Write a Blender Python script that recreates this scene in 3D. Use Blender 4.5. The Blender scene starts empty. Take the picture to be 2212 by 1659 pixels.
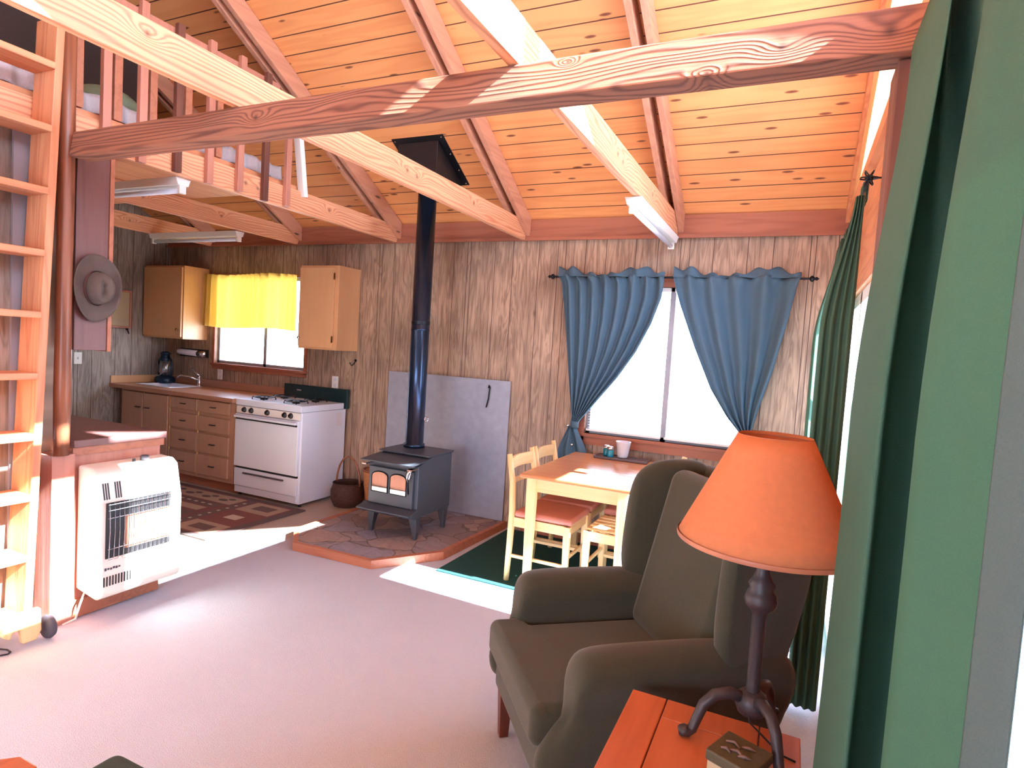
import bpy, bmesh, math, random
from mathutils import Vector, Matrix
random.seed(4)
scn = bpy.context.scene
# ---------------------------------------------------------------- camera
H = 1.55
yaw, pit, rol = math.radians(-24.8), math.radians(3.42), math.radians(-3.59)
cy, sy, cp, sp, cr, sr = math.cos(yaw), math.sin(yaw), math.cos(pit), math.sin(pit), math.cos(rol), math.sin(rol)
fwd = Vector((sy*cp, cy*cp, -sp)); rt = Vector((cy, -sy, 0)); dn = fwd.cross(rt)
r2 = rt*cr + dn*sr; d2 = -rt*sr + dn*cr
cam = bpy.data.cameras.new('camera'); co = bpy.data.objects.new('camera', cam)
scn.collection.objects.link(co)
m = Matrix((r2, -d2, -fwd)).transposed().to_4x4(); m.translation = Vector((0, 0, H))
co.matrix_world = m
cam.sensor_width = 36; cam.lens = 36*1313/2212; cam.clip_start = 0.02
scn.camera = co
# ---------------------------------------------------------------- light
w = bpy.data.worlds.new('sky'); scn.world = w; w.use_nodes = True
nt = w.node_tree; bg = nt.nodes['Background']
geo = nt.nodes.new('ShaderNodeTexCoord'); sep = nt.nodes.new('ShaderNodeSeparateXYZ')
rmp = nt.nodes.new('ShaderNodeValToRGB')
rmp.color_ramp.elements[0].position = 0.0; rmp.color_ramp.elements[0].color = (.76, .86, 1, 1)
rmp.color_ramp.elements[1].position = 0.9; rmp.color_ramp.elements[1].color = (.42, .60, 1, 1)
nt.links.new(geo.outputs['Generated'], sep.inputs[0]); nt.links.new(sep.outputs['Z'], rmp.inputs[0])
nt.links.new(rmp.outputs[0], bg.inputs[0]); bg.inputs[1].default_value = 11.0
sd = bpy.data.lights.new('sun', 'SUN'); sd.energy = 68.0; sd.angle = math.radians(.6); sd.color = (.92, .97, 1)
so = bpy.data.objects.new('sun', sd); scn.collection.objects.link(so)
so.rotation_euler = Vector((-1, .04, -.71)).to_track_quat('-Z', 'Y').to_euler()
scn.view_settings.view_transform = 'Standard'; scn.view_settings.look = 'None'
scn.view_settings.gamma = 1; scn.view_settings.use_curve_mapping = False
scn.view_settings.exposure = 0.75
scn.cycles.max_bounces = 10; scn.cycles.diffuse_bounces = 7; scn.cycles.transparent_max_bounces = 16
scn.cycles.caustics_reflective = False; scn.cycles.caustics_refractive = False
scn.cycles.use_denoising = True; scn.cycles.sample_clamp_indirect = 12

def portal(loc, rot, sx, sy_):
    l = bpy.data.lights.new('daylight_portal', 'AREA'); l.shape = 'RECTANGLE'; l.size = sx; l.size_y = sy_
    l.cycles.is_portal = True
    o = bpy.data.objects.new('daylight_portal', l); o.location = loc; o.rotation_euler = rot; scn.collection.objects.link(o)
hp = math.pi/2
portal((.36, 3.72, 1.0), (0, hp, 0), 2.0, 1.3)
portal((.36, .86, 1.0), (0, hp, 0), 2.0, .5)
portal((.36, 1.2, 3.5), (0, hp, 0), 2.0, 6.0)
portal((-.9, 4.86, 1.47), (-hp, 0, 0), 1.2, 1.2)
portal((-5.14, 4.86, 1.65), (-hp, 0, 0), 1.3, 1.0)
portal((-1.6, -2.46, 1.4), (hp, 0, 0), 2.4, 1.4)

# ---------------------------------------------------------------- materials
def lin(c):
    return tuple(((v/255)/12.92 if v/255 <= .04045 else ((v/255+.055)/1.055)**2.4) for v in c) + (1,)
MATS = {}
def N(nt, t, **k):
    n = nt.nodes.new(t)
    for a, b in k.items():
        if a.startswith('i_'): n.inputs[a[2:].replace('_', ' ')].default_value = b
        else: setattr(n, a, b)
    return n
def base(name, col, rough=.6, metal=0, spec=.5):
    m = bpy.data.materials.new(name); m.use_nodes = True
    b = m.node_tree.nodes['Principled BSDF']
    b.inputs['Base Color'].default_value = lin(col); b.inputs['Roughness'].default_value = rough
    b.inputs['Metallic'].default_value = metal; b.inputs['Specular IOR Level'].default_value = spec
    MATS[name] = m
    return m, m.node_tree, b
def math_n(nt, op, a, b=None):
    n = nt.nodes.new('ShaderNodeMath'); n.operation = op
    for i, v in enumerate((a, b)):
        if v is None: continue
        if isinstance(v, (int, float)): n.inputs[i].default_value = v
        else: nt.links.new(v, n.inputs[i])
    return n.outputs[0]
def mixc(nt, f, a, b, mode='MIX'):
    n = nt.nodes.new('ShaderNodeMix'); n.data_type = 'RGBA'; n.blend_type = mode
    if isinstance(f, (int, float)): n.inputs[0].default_value = f
    else: nt.links.new(f, n.inputs[0])
    for i, v in ((6, a), (7, b)):
        if isinstance(v, tuple): n.inputs[i].default_value = v
        else: nt.links.new(v, n.inputs[i])
    return n.outputs[2]
def objco(nt, scale, rnd=True):
    tc = nt.nodes.new('ShaderNodeTexCoord'); mp = nt.nodes.new('ShaderNodeMapping')
    mp.inputs['Scale'].default_value = scale
    nt.links.new(tc.outputs['Object'], mp.inputs['Vector'])
    if rnd:
        oi = nt.nodes.new('ShaderNodeObjectInfo'); mu = math_n(nt, 'MULTIPLY', oi.outputs['Random'], 17.0)
        cb = nt.nodes.new('ShaderNodeCombineXYZ')
        for i in range(3): nt.links.new(mu, cb.inputs[i])
        nt.links.new(cb.outputs[0], mp.inputs['Location'])
    return mp.outputs[0], tc
def bump(nt, b, h, strength=.3, dist=.01):
    n = nt.nodes.new('ShaderNodeBump'); n.inputs['Strength'].default_value = strength; n.inputs['Distance'].default_value = dist
    nt.links.new(h, n.inputs['Height']); nt.links.new(n.outputs[0], b.inputs['Normal'])
def ramp(nt, x, stops):
    r = nt.nodes.new('ShaderNodeValToRGB'); e = r.color_ramp.elements
    while len(e) < len(stops): e.new(.5)
    for i, (p, c) in enumerate(stops):
        e[i].position = p; e[i].color = c if len(c) == 4 else lin(c)
    nt.links.new(x, r.inputs[0]); return r.outputs[0]
def noise(nt, vec, scale, detail=3, dist=0):
    n = nt.nodes.new('ShaderNodeTexNoise'); n.inputs['Scale'].default_value = scale
    n.inputs['Detail'].default_value = detail; n.inputs['Distortion'].default_value = dist
    nt.links.new(vec, n.inputs['Vector']); return n.outputs[0]

def wood(name, light, dark, axis='X', rough=.5, ring=.5, knots=0, fine=1.0, rings=26, cross=5.0, along=.45):
    m, nt, b = base(name, light, rough)
    sc = [cross, cross, cross]; sc['XYZ'.index(axis)] = along
    v, tc = objco(nt, tuple(sc))
    n1 = noise(nt, v, 1.0, 2, .4)
    s = math_n(nt, 'SINE', math_n(nt, 'MULTIPLY', n1, rings*2.0))
    s = math_n(nt, 'ADD', math_n(nt, 'MULTIPLY', s, .5), .5)
    s = math_n(nt, 'POWER', s, 2.2)
    sc2 = [60*fine]*3; sc2['XYZ'.index(axis)] = 2.0
    v2, _ = objco(nt, tuple(sc2)); n2 = noise(nt, v2, 1.0, 2, 0)
    f = math_n(nt, 'ADD', math_n(nt, 'MULTIPLY', s, ring), math_n(nt, 'MULTIPLY', math_n(nt, 'SUBTRACT', n2, .45), .8))
    col = mixc(nt, f, lin(light), lin(dark))
    v3, _ = objco(nt, (1.3, 1.3, 1.3)); n3 = noise(nt, v3, 1.0, 2, 0)
    col = mixc(nt, math_n(nt, 'MULTIPLY', n3, .35), col, lin(tuple(int(c*.72) for c in dark)))
    if knots:
        sk = [8.0, 8.0, 8.0]; sk['XYZ'.index(axis)] = 2.2
        v4, _ = objco(nt, tuple(sk)); vo = nt.nodes.new('ShaderNodeTexVoronoi'); vo.inputs['Scale'].default_value = 1.0
        nt.links.new(v4, vo.inputs['Vector'])
        k = ramp(nt, vo.outputs['Distance'], [(0, (1, 1, 1, 1)), (.055*knots, (.85, .85, .85, 1)), (.11*knots, (0, 0, 0, 1))])
        col = mixc(nt, k, col, lin(tuple(int(c*.45) for c in dark)))
    nt.links.new(col, b.inputs['Base Color'])
    bump(nt, b, f, .25, .004)
    return m
def plain(name, col, rough=.6, metal=0, spec=.5, var=.12, scale=8, bmp=0, bs=200):
    m, nt, b = base(name, col, rough, metal, spec)
    v, _ = objco(nt, (1, 1, 1)); n = noise(nt, v, scale, 4, 0)
    c = mixc(nt, math_n(nt, 'MULTIPLY', n, var*2), lin(col), lin(tuple(int(x*.55) for x in col)))
    nt.links.new(c, b.inputs['Base Color'])
    if bmp:
        n2 = noise(nt, v, bs, 2, 0); bump(nt, b, n2, bmp, .003)
    return m
def fabric(name, col, trans=0.0, tcol=None, bs=300, strength=.4, sheen=.0, var=.25):
    m, nt, b = base(name, col, .9, 0, .2)
    v, _ = objco(nt, (1, 1, 1)); n = noise(nt, v, 9, 3, 0); n2 = noise(nt, v, bs, 2, 0)
    f = math_n(nt, 'ADD', math_n(nt, 'MULTIPLY', n, var), math_n(nt, 'MULTIPLY', n2, .3))
    c = mixc(nt, f, lin(col), lin(tuple(int(x*.5) for x in col)))
    nt.links.new(c, b.inputs['Base Color']); bump(nt, b, n2, strength, .002)
    b.inputs['Sheen Weight'].default_value = sheen
    if trans:
        t = nt.nodes.new('ShaderNodeBsdfTranslucent'); t.inputs[0].default_value = lin(tcol or col)
        mx = nt.nodes.new('ShaderNodeMixShader'); mx.inputs[0].default_value = trans
        out = nt.nodes['Material Output']
        nt.links.new(b.outputs[0], mx.inputs[1]); nt.links.new(t.outputs[0], mx.inputs[2]); nt.links.new(mx.outputs[0], out.inputs[0])
    return m
def glass(name, tint=(.97, .99, 1, 1), refl=.08):
    m = bpy.data.materials.new(name); m.use_nodes = True; nt = m.node_tree; nt.nodes.remove(nt.nodes['Principled BSDF'])
    t = nt.nodes.new('ShaderNodeBsdfTransparent'); t.inputs[0].default_value = tint
    g = nt.nodes.new('ShaderNodeBsdfGlossy'); g.inputs['Roughness'].default_value = .02
    mx = nt.nodes.new('ShaderNodeMixShader'); mx.inputs[0].default_value = refl
    nt.links.new(t.outputs[0], mx.inputs[1]); nt.links.new(g.outputs[0], mx.inputs[2]); nt.links.new(mx.outputs[0], nt.nodes['Material Output'].inputs[0])
    MATS[name] = m; return m

# pine board ceiling: boards run along X, stepping every .1135 in Y
def ceiling_mat():
    m, nt, b = base('pine_ceiling', (214, 142, 84), .5)
    tc = nt.nodes.new('ShaderNodeTexCoord'); sp_ = nt.nodes.new('ShaderNodeSeparateXYZ'); nt.links.new(tc.outputs['Object'], sp_.inputs[0])
    t = math_n(nt, 'DIVIDE', math_n(nt, 'SUBTRACT', sp_.outputs[1], .025), .1135)
    idx = math_n(nt, 'FLOOR', t); fr = math_n(nt, 'SUBTRACT', t, idx)
    d = math_n(nt, 'MINIMUM', fr, math_n(nt, 'SUBTRACT', 1.0, fr))
    gro = math_n(nt, 'LESS_THAN', d, .028)
    wn = nt.nodes.new('ShaderNodeTexWhiteNoise'); wn.noise_dimensions = '1D'; nt.links.new(idx, wn.inputs['W'])
    cb = nt.nodes.new('ShaderNodeCombineXYZ')
    nt.links.new(math_n(nt, 'ADD', math_n(nt, 'MULTIPLY', sp_.outputs[0], .6), math_n(nt, 'MULTIPLY', wn.outputs[0], 37.0)), cb.inputs[0])
    nt.links.new(math_n(nt, 'MULTIPLY', t, .9), cb.inputs[1]); nt.links.new(math_n(nt, 'MULTIPLY', idx, 3.7), cb.inputs[2])
    n1 = noise(nt, cb.outputs[0], 1.0, 2, .5)
    s = math_n(nt, 'POWER', math_n(nt, 'ADD', math_n(nt, 'MULTIPLY', math_n(nt, 'SINE', math_n(nt, 'MULTIPLY', n1, 34.0)), .5), .5), 2.0)
    cb2 = nt.nodes.new('ShaderNodeCombineXYZ')
    nt.links.new(math_n(nt, 'ADD', math_n(nt, 'MULTIPLY', sp_.outputs[0], 2.0), math_n(nt, 'MULTIPLY', wn.outputs[0], 51.0)), cb2.inputs[0])
    nt.links.new(t, cb2.inputs[1]); nt.links.new(math_n(nt, 'MULTIPLY', idx, 1.0), cb2.inputs[2])
    vo = nt.nodes.new('ShaderNodeTexVoronoi'); vo.inputs['Scale'].default_value = 1.7; nt.links.new(cb2.outputs[0], vo.inputs['Vector'])
    k = ramp(nt, vo.outputs['Distance'], [(0, (1, 1, 1, 1)), (.10, (.8, .8, .8, 1)), (.15, (0, 0, 0, 1))])
    mot = noise(nt, tc.outputs['Object'], 2.5, 3, .5)
    c = mixc(nt, math_n(nt, 'MULTIPLY', s, .38), lin((232, 164, 104)), lin((206, 124, 72)))
    c = mixc(nt, math_n(nt, 'MULTIPLY', wn.outputs[0], .4), c, lin((216, 142, 88)))
    c = mixc(nt, math_n(nt, 'MULTIPLY', mot, .45), c, lin((208, 132, 82)))
    c = mixc(nt, k, c, lin((96, 44, 28)))
    c = mixc(nt, gro, c, lin((84, 40, 22)))
    nt.links.new(c, b.inputs['Base Color'])
    bump(nt, b, math_n(nt, 'SUBTRACT', 1.0, gro), .5, .01)
    return m
# vertical groove panelling; axis 'X' on far/near walls, 'Y' on side walls
def panel_mat(name, ax, c1, c2, c3):
    m, nt, b = base(name, c1, .55)
    tc = nt.nodes.new('ShaderNodeTexCoord'); s_ = nt.nodes.new('ShaderNodeSeparateXYZ'); nt.links.new(tc.outputs['Object'], s_.inputs[0])
    u = s_.outputs['XYZ'.index(ax)]; z = s_.outputs[2]
    g = None
    for per, off in ((.4064, 0.0), (.4064, .17), (.9144, .39)):
        q = math_n(nt, 'MODULO', math_n(nt, 'ADD', u, off+20*per), per)
        q = math_n(nt, 'LESS_THAN', math_n(nt, 'ABSOLUTE', math_n(nt, 'SUBTRACT', q, per*.5)), .0028)
        g = q if g is None else math_n(nt, 'MAXIMUM', g, q)
    brd = math_n(nt, 'FLOOR', math_n(nt, 'DIVIDE', u, .1016))
    wn = nt.nodes.new('ShaderNodeTexWhiteNoise'); wn.noise_dimensions = '1D'; nt.links.new(brd, wn.inputs['W'])
    cb = nt.nodes.new('ShaderNodeCombineXYZ')
    nt.links.new(math_n(nt, 'MULTIPLY', u, 7.0), cb.inputs[0]); nt.links.new(math_n(nt, 'MULTIPLY', z, .9), cb.inputs[1]); nt.links.new(math_n(nt, 'MULTIPLY', wn.outputs[0], 1.4), cb.inputs[2])
    n1 = noise(nt, cb.outputs[0], 1.6, 3, .9)
    s = math_n(nt, 'POWER', math_n(nt, 'ADD', math_n(nt, 'MULTIPLY', math_n(nt, 'SINE', math_n(nt, 'MULTIPLY', n1, 38.0)), .5), .5), 1.7)
    cb2 = nt.nodes.new('ShaderNodeCombineXYZ'); nt.links.new(math_n(nt, 'MULTIPLY', u, 60.0), cb2.inputs[0]); nt.links.new(math_n(nt, 'MULTIPLY', z, 3.5), cb2.inputs[1])
    n2 = noise(nt, cb2.outputs[0], 1.0, 3, 0)
    blot = noise(nt, tc.outputs['Object'], 1.7, 3, .3)
    st = ramp(nt, n2, [(.48, (0, 0, 0, 1)), (.64, (1, 1, 1, 1))])
    c = mixc(nt, math_n(nt, 'MULTIPLY', s, .6), lin(c1), lin(c2))
    c = mixc(nt, math_n(nt, 'MULTIPLY', st, .38), c, lin(c3))
    c = mixc(nt, math_n(nt, 'MULTIPLY', wn.outputs[0], .25), c, lin(c2))
    c = mixc(nt, math_n(nt, 'MULTIPLY', ramp(nt, blot, [(.4, (0, 0, 0, 1)), (.7, (1, 1, 1, 1))]), .45), c, lin(c3))
    vo = nt.nodes.new('ShaderNodeTexVoronoi'); vo.inputs['Scale'].default_value = 1.0
    cb3 = nt.nodes.new('ShaderNodeCombineXYZ'); nt.links.new(math_n(nt, 'MULTIPLY', u, 5.0), cb3.inputs[0]); nt.links.new(math_n(nt, 'MULTIPLY', z, 2.4), cb3.inputs[1])
    nt.links.new(cb3.outputs[0], vo.inputs['Vector'])
    k = ramp(nt, vo.outputs['Distance'], [(0, (.8, .8, .8, 1)), (.09, (0, 0, 0, 1))])
    c = mixc(nt, k, c, lin(c3))
    c = mixc(nt, g, c, lin((80, 54, 44)))
    nt.links.new(c, b.inputs['Base Color']); bump(nt, b, math_n(nt, 'SUBTRACT', 1.0, g), .4, .006)
    return m

def knotwood(name, light, dark, ax, knots, pitch=.014, rough=.6, wav=5.0, dk=.75):
    m, nt, b = base(name, light, rough)
    tc = nt.nodes.new('ShaderNodeTexCoord'); s_ = nt.nodes.new('ShaderNodeSeparateXYZ'); nt.links.new(tc.outputs['Object'], s_.inputs[0])
    u = s_.outputs['XYZ'.index(ax)]; z = s_.outputs[2]; oth = s_.outputs[1 - 'XYZ'.index(ax)]
    zz = math_n(nt, 'ADD', z, math_n(nt, 'MULTIPLY', oth, .6))
    cb = nt.nodes.new('ShaderNodeCombineXYZ'); nt.links.new(math_n(nt, 'MULTIPLY', u, .9), cb.inputs[0]); nt.links.new(math_n(nt, 'MULTIPLY', zz, 6.0), cb.inputs[1])
    oi = nt.nodes.new('ShaderNodeObjectInfo'); nt.links.new(math_n(nt, 'MULTIPLY', oi.outputs['Random'], 9.0), cb.inputs[2])
    n1 = noise(nt, cb.outputs[0], 1.0, 2, .6)
    val = math_n(nt, 'ADD', math_n(nt, 'DIVIDE', zz, pitch), math_n(nt, 'MULTIPLY', n1, wav))
    core = None
    for (ku, kz, kr) in knots:
        du = math_n(nt, 'DIVIDE', math_n(nt, 'SUBTRACT', u, ku), kr*2.2); dz = math_n(nt, 'DIVIDE', math_n(nt, 'SUBTRACT', z, kz), kr)
        d = math_n(nt, 'ADD', math_n(nt, 'MULTIPLY', du, du), math_n(nt, 'MULTIPLY', dz, dz))
        g = math_n(nt, 'POWER', 2.718, math_n(nt, 'MULTIPLY', d, -1.0)); val = math_n(nt, 'ADD', val, math_n(nt, 'MULTIPLY', g, 3.2))
        q = math_n(nt, 'POWER', 2.718, math_n(nt, 'MULTIPLY', math_n(nt, 'ADD', math_n(nt, 'MULTIPLY', math_n(nt, 'MULTIPLY', du, du), 4.8), math_n(nt, 'MULTIPLY', dz, dz)), -7.0))
        core = q if core is None else math_n(nt, 'MAXIMUM', core, q)
    ln = math_n(nt, 'POWER', math_n(nt, 'ADD', math_n(nt, 'MULTIPLY', math_n(nt, 'SINE', math_n(nt, 'MULTIPLY', val, 6.283)), .5), .5), 2.5)
    v2, _ = objco(nt, tuple(3.0 if c == ax else 90.0 for c in 'XYZ')); n2 = noise(nt, v2, 1.0, 2, 0)
    f = math_n(nt, 'ADD', math_n(nt, 'MULTIPLY', ln, dk), math_n(nt, 'MULTIPLY', math_n(nt, 'SUBTRACT', n2, .45), .7))
    c = mixc(nt, f, lin(light), lin(dark))
    v3, _ = objco(nt, (1.6, 1.6, 1.6)); n3 = noise(nt, v3, 1.0, 2, 0)
    c = mixc(nt, math_n(nt, 'MULTIPLY', n3, .3), c, lin(dark))
    if core: c = mixc(nt, math_n(nt, 'MULTIPLY', core, .8), c, lin(tuple(int(k*.5) for k in dark)))
    nt.links.new(c, b.inputs['Base Color']); bump(nt, b, f, .4, .004)
    return m
ceiling_mat()
panel_mat('wall_panel', 'X', (186, 158, 134), (132, 106, 88), (66, 48, 40))
panel_mat('wall_panel_side', 'Y', (172, 158, 146), (124, 110, 98), (70, 60, 54))
for ax in 'XYZ':
    wood('fir_'+ax, (228, 162, 118), (196, 118, 80), ax, .5, .55, 0)
    wood('pale_'+ax, (248, 216, 158), (232, 180, 116), ax, .4, .25, 0)
knotwood('rough_beam', (160, 106, 82), (88, 50, 40), 'X', [(.145, 2.385, .045), (-.10, 2.38, .03), (-.702, 2.428, .015), (-.285, 2.335, .02), (-2.0, 2.39, .03)], .022, .8, 9)
knotwood('tie_wood', (236, 180, 138), (186, 104, 76), 'Y', [(3.05, 2.52, .03), (2.95, 2.53, .035), (3.75, 2.53, .03), (2.2, 2.5, .03), (1.4, 2.55, .03)], .02, .5, 7, .6)
wood('rafter_wood', (208, 148, 118), (172, 112, 90), 'Y', .6, .35, 1.0)
wood('plate_wood', (170, 104, 78), (134, 76, 58), 'X', .6, .4, 0)
wood('post_wood', (120, 72, 56), (84, 46, 38), 'Z', .7, .5, 0)
wood('pole_wood', (158, 98, 70), (108, 60, 42), 'Z', .35, .6, .8)
wood('red_panel', (196, 136, 116), (166, 104, 86), 'Z', .45, .25, 0)
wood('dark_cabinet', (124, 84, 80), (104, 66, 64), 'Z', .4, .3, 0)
wood('kitchen_wood', (190, 150, 126), (172, 130, 106), 'Z', .4, .2, 0, 2)
wood('upper_wood', (228, 180, 132), (216, 160, 112), 'Z', .35, .2, 0, 2)
wood('counter_wood', (186, 136, 110), (166, 112, 86), 'X', .3, .3, 0)
wood('end_table_wood', (198, 112, 74), (162, 82, 52), 'Y', .4, .3, 0)
wood('dining_top', (220, 150, 98), (196, 120, 76), 'X', .14, .25, 0)
wood('trim_wood', (190, 122, 92), (152, 88, 64), 'X', .5, .35, 0)
wood('chair_leg', (112, 54, 38), (76, 34, 24), 'Z', .4, .3, 0)
plain('white_enamel', (222, 230, 244), .22, var=.02)
plain('heater_white', (236, 228, 214), .35, var=.03)
plain('black_metal', (30, 32, 38), .38, .6, var=.1)
plain('stove_iron', (88, 94, 104), .42, .4, var=.2, scale=4)
plain('pipe_black', (52, 66, 90), .25, .8, var=.1)
plain('galvanized', (172, 176, 190), .5, .45, var=.22, scale=14, bmp=.1, bs=60)
plain('chrome', (220, 224, 232), .12, 1, var=.02)
plain('brass', (150, 110, 70), .3, 1, var=.05)
plain('wrought_iron', (66, 58, 62), .5, .3, var=.2, bmp=.5, bs=60)
plain('white_plastic', (232, 230, 226), .4, var=.02)
plain('dark_plastic', (30, 28, 30), .4, var=.05)
plain('tray_brown', (84, 52, 48), .3, var=.1)
plain('teal_ceramic', (26, 130, 150), .2, var=.05)
plain('white_ceramic', (216, 216, 224), .3, var=.04)
plain('box_stone', (88, 84, 62), .6, var=.35, scale=30, bmp=.4, bs=90)
plain('carving', (122, 96, 90), .7, var=.2)
plain('hat_felt', (104, 88, 80), .95, var=.35, scale=14, bmp=.3, bs=150)
plain('vinyl_floor', (186, 168, 150), .4, var=.15, scale=6)
plain('casing_grey', (150, 148, 156), .6)
plain('deck_ground', (196, 196, 200), .9, var=.2, scale=3)
plain('lantern_blue', (24, 44, 66), .25, .3, var=.1)
plain('radiant_brick', (196, 140, 112), .8, var=.2)
plain('board_cream', (186, 172, 140), .6, var=.1)
plain('backguard_green', (26, 52, 54), .3, .2)
plain('rubber', (78, 74, 84), .7, var=.1)
fabric('chair_fabric', (66, 68, 56), bs=260, strength=.6, sheen=.25, var=.2)
fabric('ottoman_fabric', (74, 88, 80), bs=260, var=.5)
fabric('green_curtain', (74, 110, 94), .13, (84, 140, 108), bs=420, strength=.5, var=.12)
fabric('blue_curtain', (92, 122, 142), .16, (80, 118, 160), bs=500, strength=.2, var=.1)
fabric('yellow_curtain', (242, 212, 120), .32, (250, 206, 90), bs=500, strength=.2, var=.05)
fabric('seat_fabric', (224, 150, 134), bs=300, strength=.3)
fabric('mattress_fabric', (206, 200, 206), bs=120, strength=.3)
fabric('pillow_fabric', (150, 168, 140), bs=120, strength=.3)
fabric('green_rug', (40, 84, 84), bs=500, strength=.5, var=.1)
fabric('lamp_shade', (232, 152, 108), .3, (236, 150, 100), bs=60, strength=.15, var=.1)
glass('window_glass'); glass('lantern_glass', (.75, .9, 1, 1), .25)
m, nt, b = base('stove_glass', (200, 196, 200), .03, 1.0)
m, nt, b = base('carpet', (214, 196, 196), .95, 0, .1)
v, _ = objco(nt, (1, 1, 1)); n1 = noise(nt, v, 1.6, 4, .3); n2 = noise(nt, v, 260, 2, 0)
c = mixc(nt, math_n(nt, 'MULTIPLY', n1, .5), lin((202, 210, 226)), lin((176, 180, 194)))
c = mixc(nt, math_n(nt, 'MULTIPLY', n2, .4), c, lin((152, 146, 152)))
nt.links.new(c, b.inputs['Base Color']); bump(nt, b, n2, .7, .006)
# flagstone
m, nt, b = base('flagstone', (176, 152, 148), .7)
v, tc = objco(nt, (1, 1, 1)); wv = nt.nodes.new('ShaderNodeTexNoise'); wv.inputs['Scale'].default_value = 3.0
nt.links.new(v, wv.inputs['Vector'])
vv = nt.nodes.new('ShaderNodeVectorMath'); vv.operation = 'MULTIPLY_ADD'; vv.inputs[1].default_value = (.35, .35, 0); nt.links.new(wv.outputs[1], vv.inputs[0]); nt.links.new(v, vv.inputs[2])
ve = nt.nodes.new('ShaderNodeTexVoronoi'); ve.feature = 'DISTANCE_TO_EDGE'; ve.inputs['Scale'].default_value = 3.6; nt.links.new(vv.outputs[0], ve.inputs['Vector'])
vc = nt.nodes.new('ShaderNodeTexVoronoi'); vc.inputs['Scale'].default_value = 3.6; nt.links.new(vv.outputs[0], vc.inputs['Vector'])
hs = ramp(nt, vc.outputs['Color'], [(.25, (138, 128, 134)), (.5, (178, 156, 146)), (.75, (150, 150, 164))])
nn = noise(nt, v, 12, 5, .5); c = mixc(nt, math_n(nt, 'MULTIPLY', nn, .6), hs, lin((112, 92, 90)))
ed = math_n(nt, 'LESS_THAN', ve.outputs[0], .016); c = mixc(nt, math_n(nt, 'MULTIPLY', ed, .8), c, lin((96, 82, 80)))
nt.links.new(c, b.inputs['Base Color']); bump(nt, b, math_n(nt, 'ADD', nn, math_n(nt, 'MULTIPLY', ed, -1.0)), .6, .02)
# woven baskets
def weave(name, c1, c2, s):
    m, nt, b = base(name, c1, .7)
    tc = nt.nodes.new('ShaderNodeTexCoord'); ck = nt.nodes.new('ShaderNodeTexBrick'); ck.inputs['Scale'].default_value = s
    ck.inputs['Color1'].default_value = lin(c1); ck.inputs['Color2'].default_value = lin(tuple(int(x*.8) for x in c1)); ck.inputs['Mortar'].default_value = lin(c2)
    ck.inputs['Mortar Size'].default_value = .03
    nt.links.new(tc.outputs['UV'], ck.inputs['Vector']); nt.links.new(ck.outputs[0], b.inputs['Base Color'])
    bump(nt, b, ck.outputs[1], .8, -.006); return m
weave('basket_dark', (96, 64, 54), (46, 28, 24), 9); weave('basket_tan', (222, 150, 96), (150, 90, 54), 14)

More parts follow.
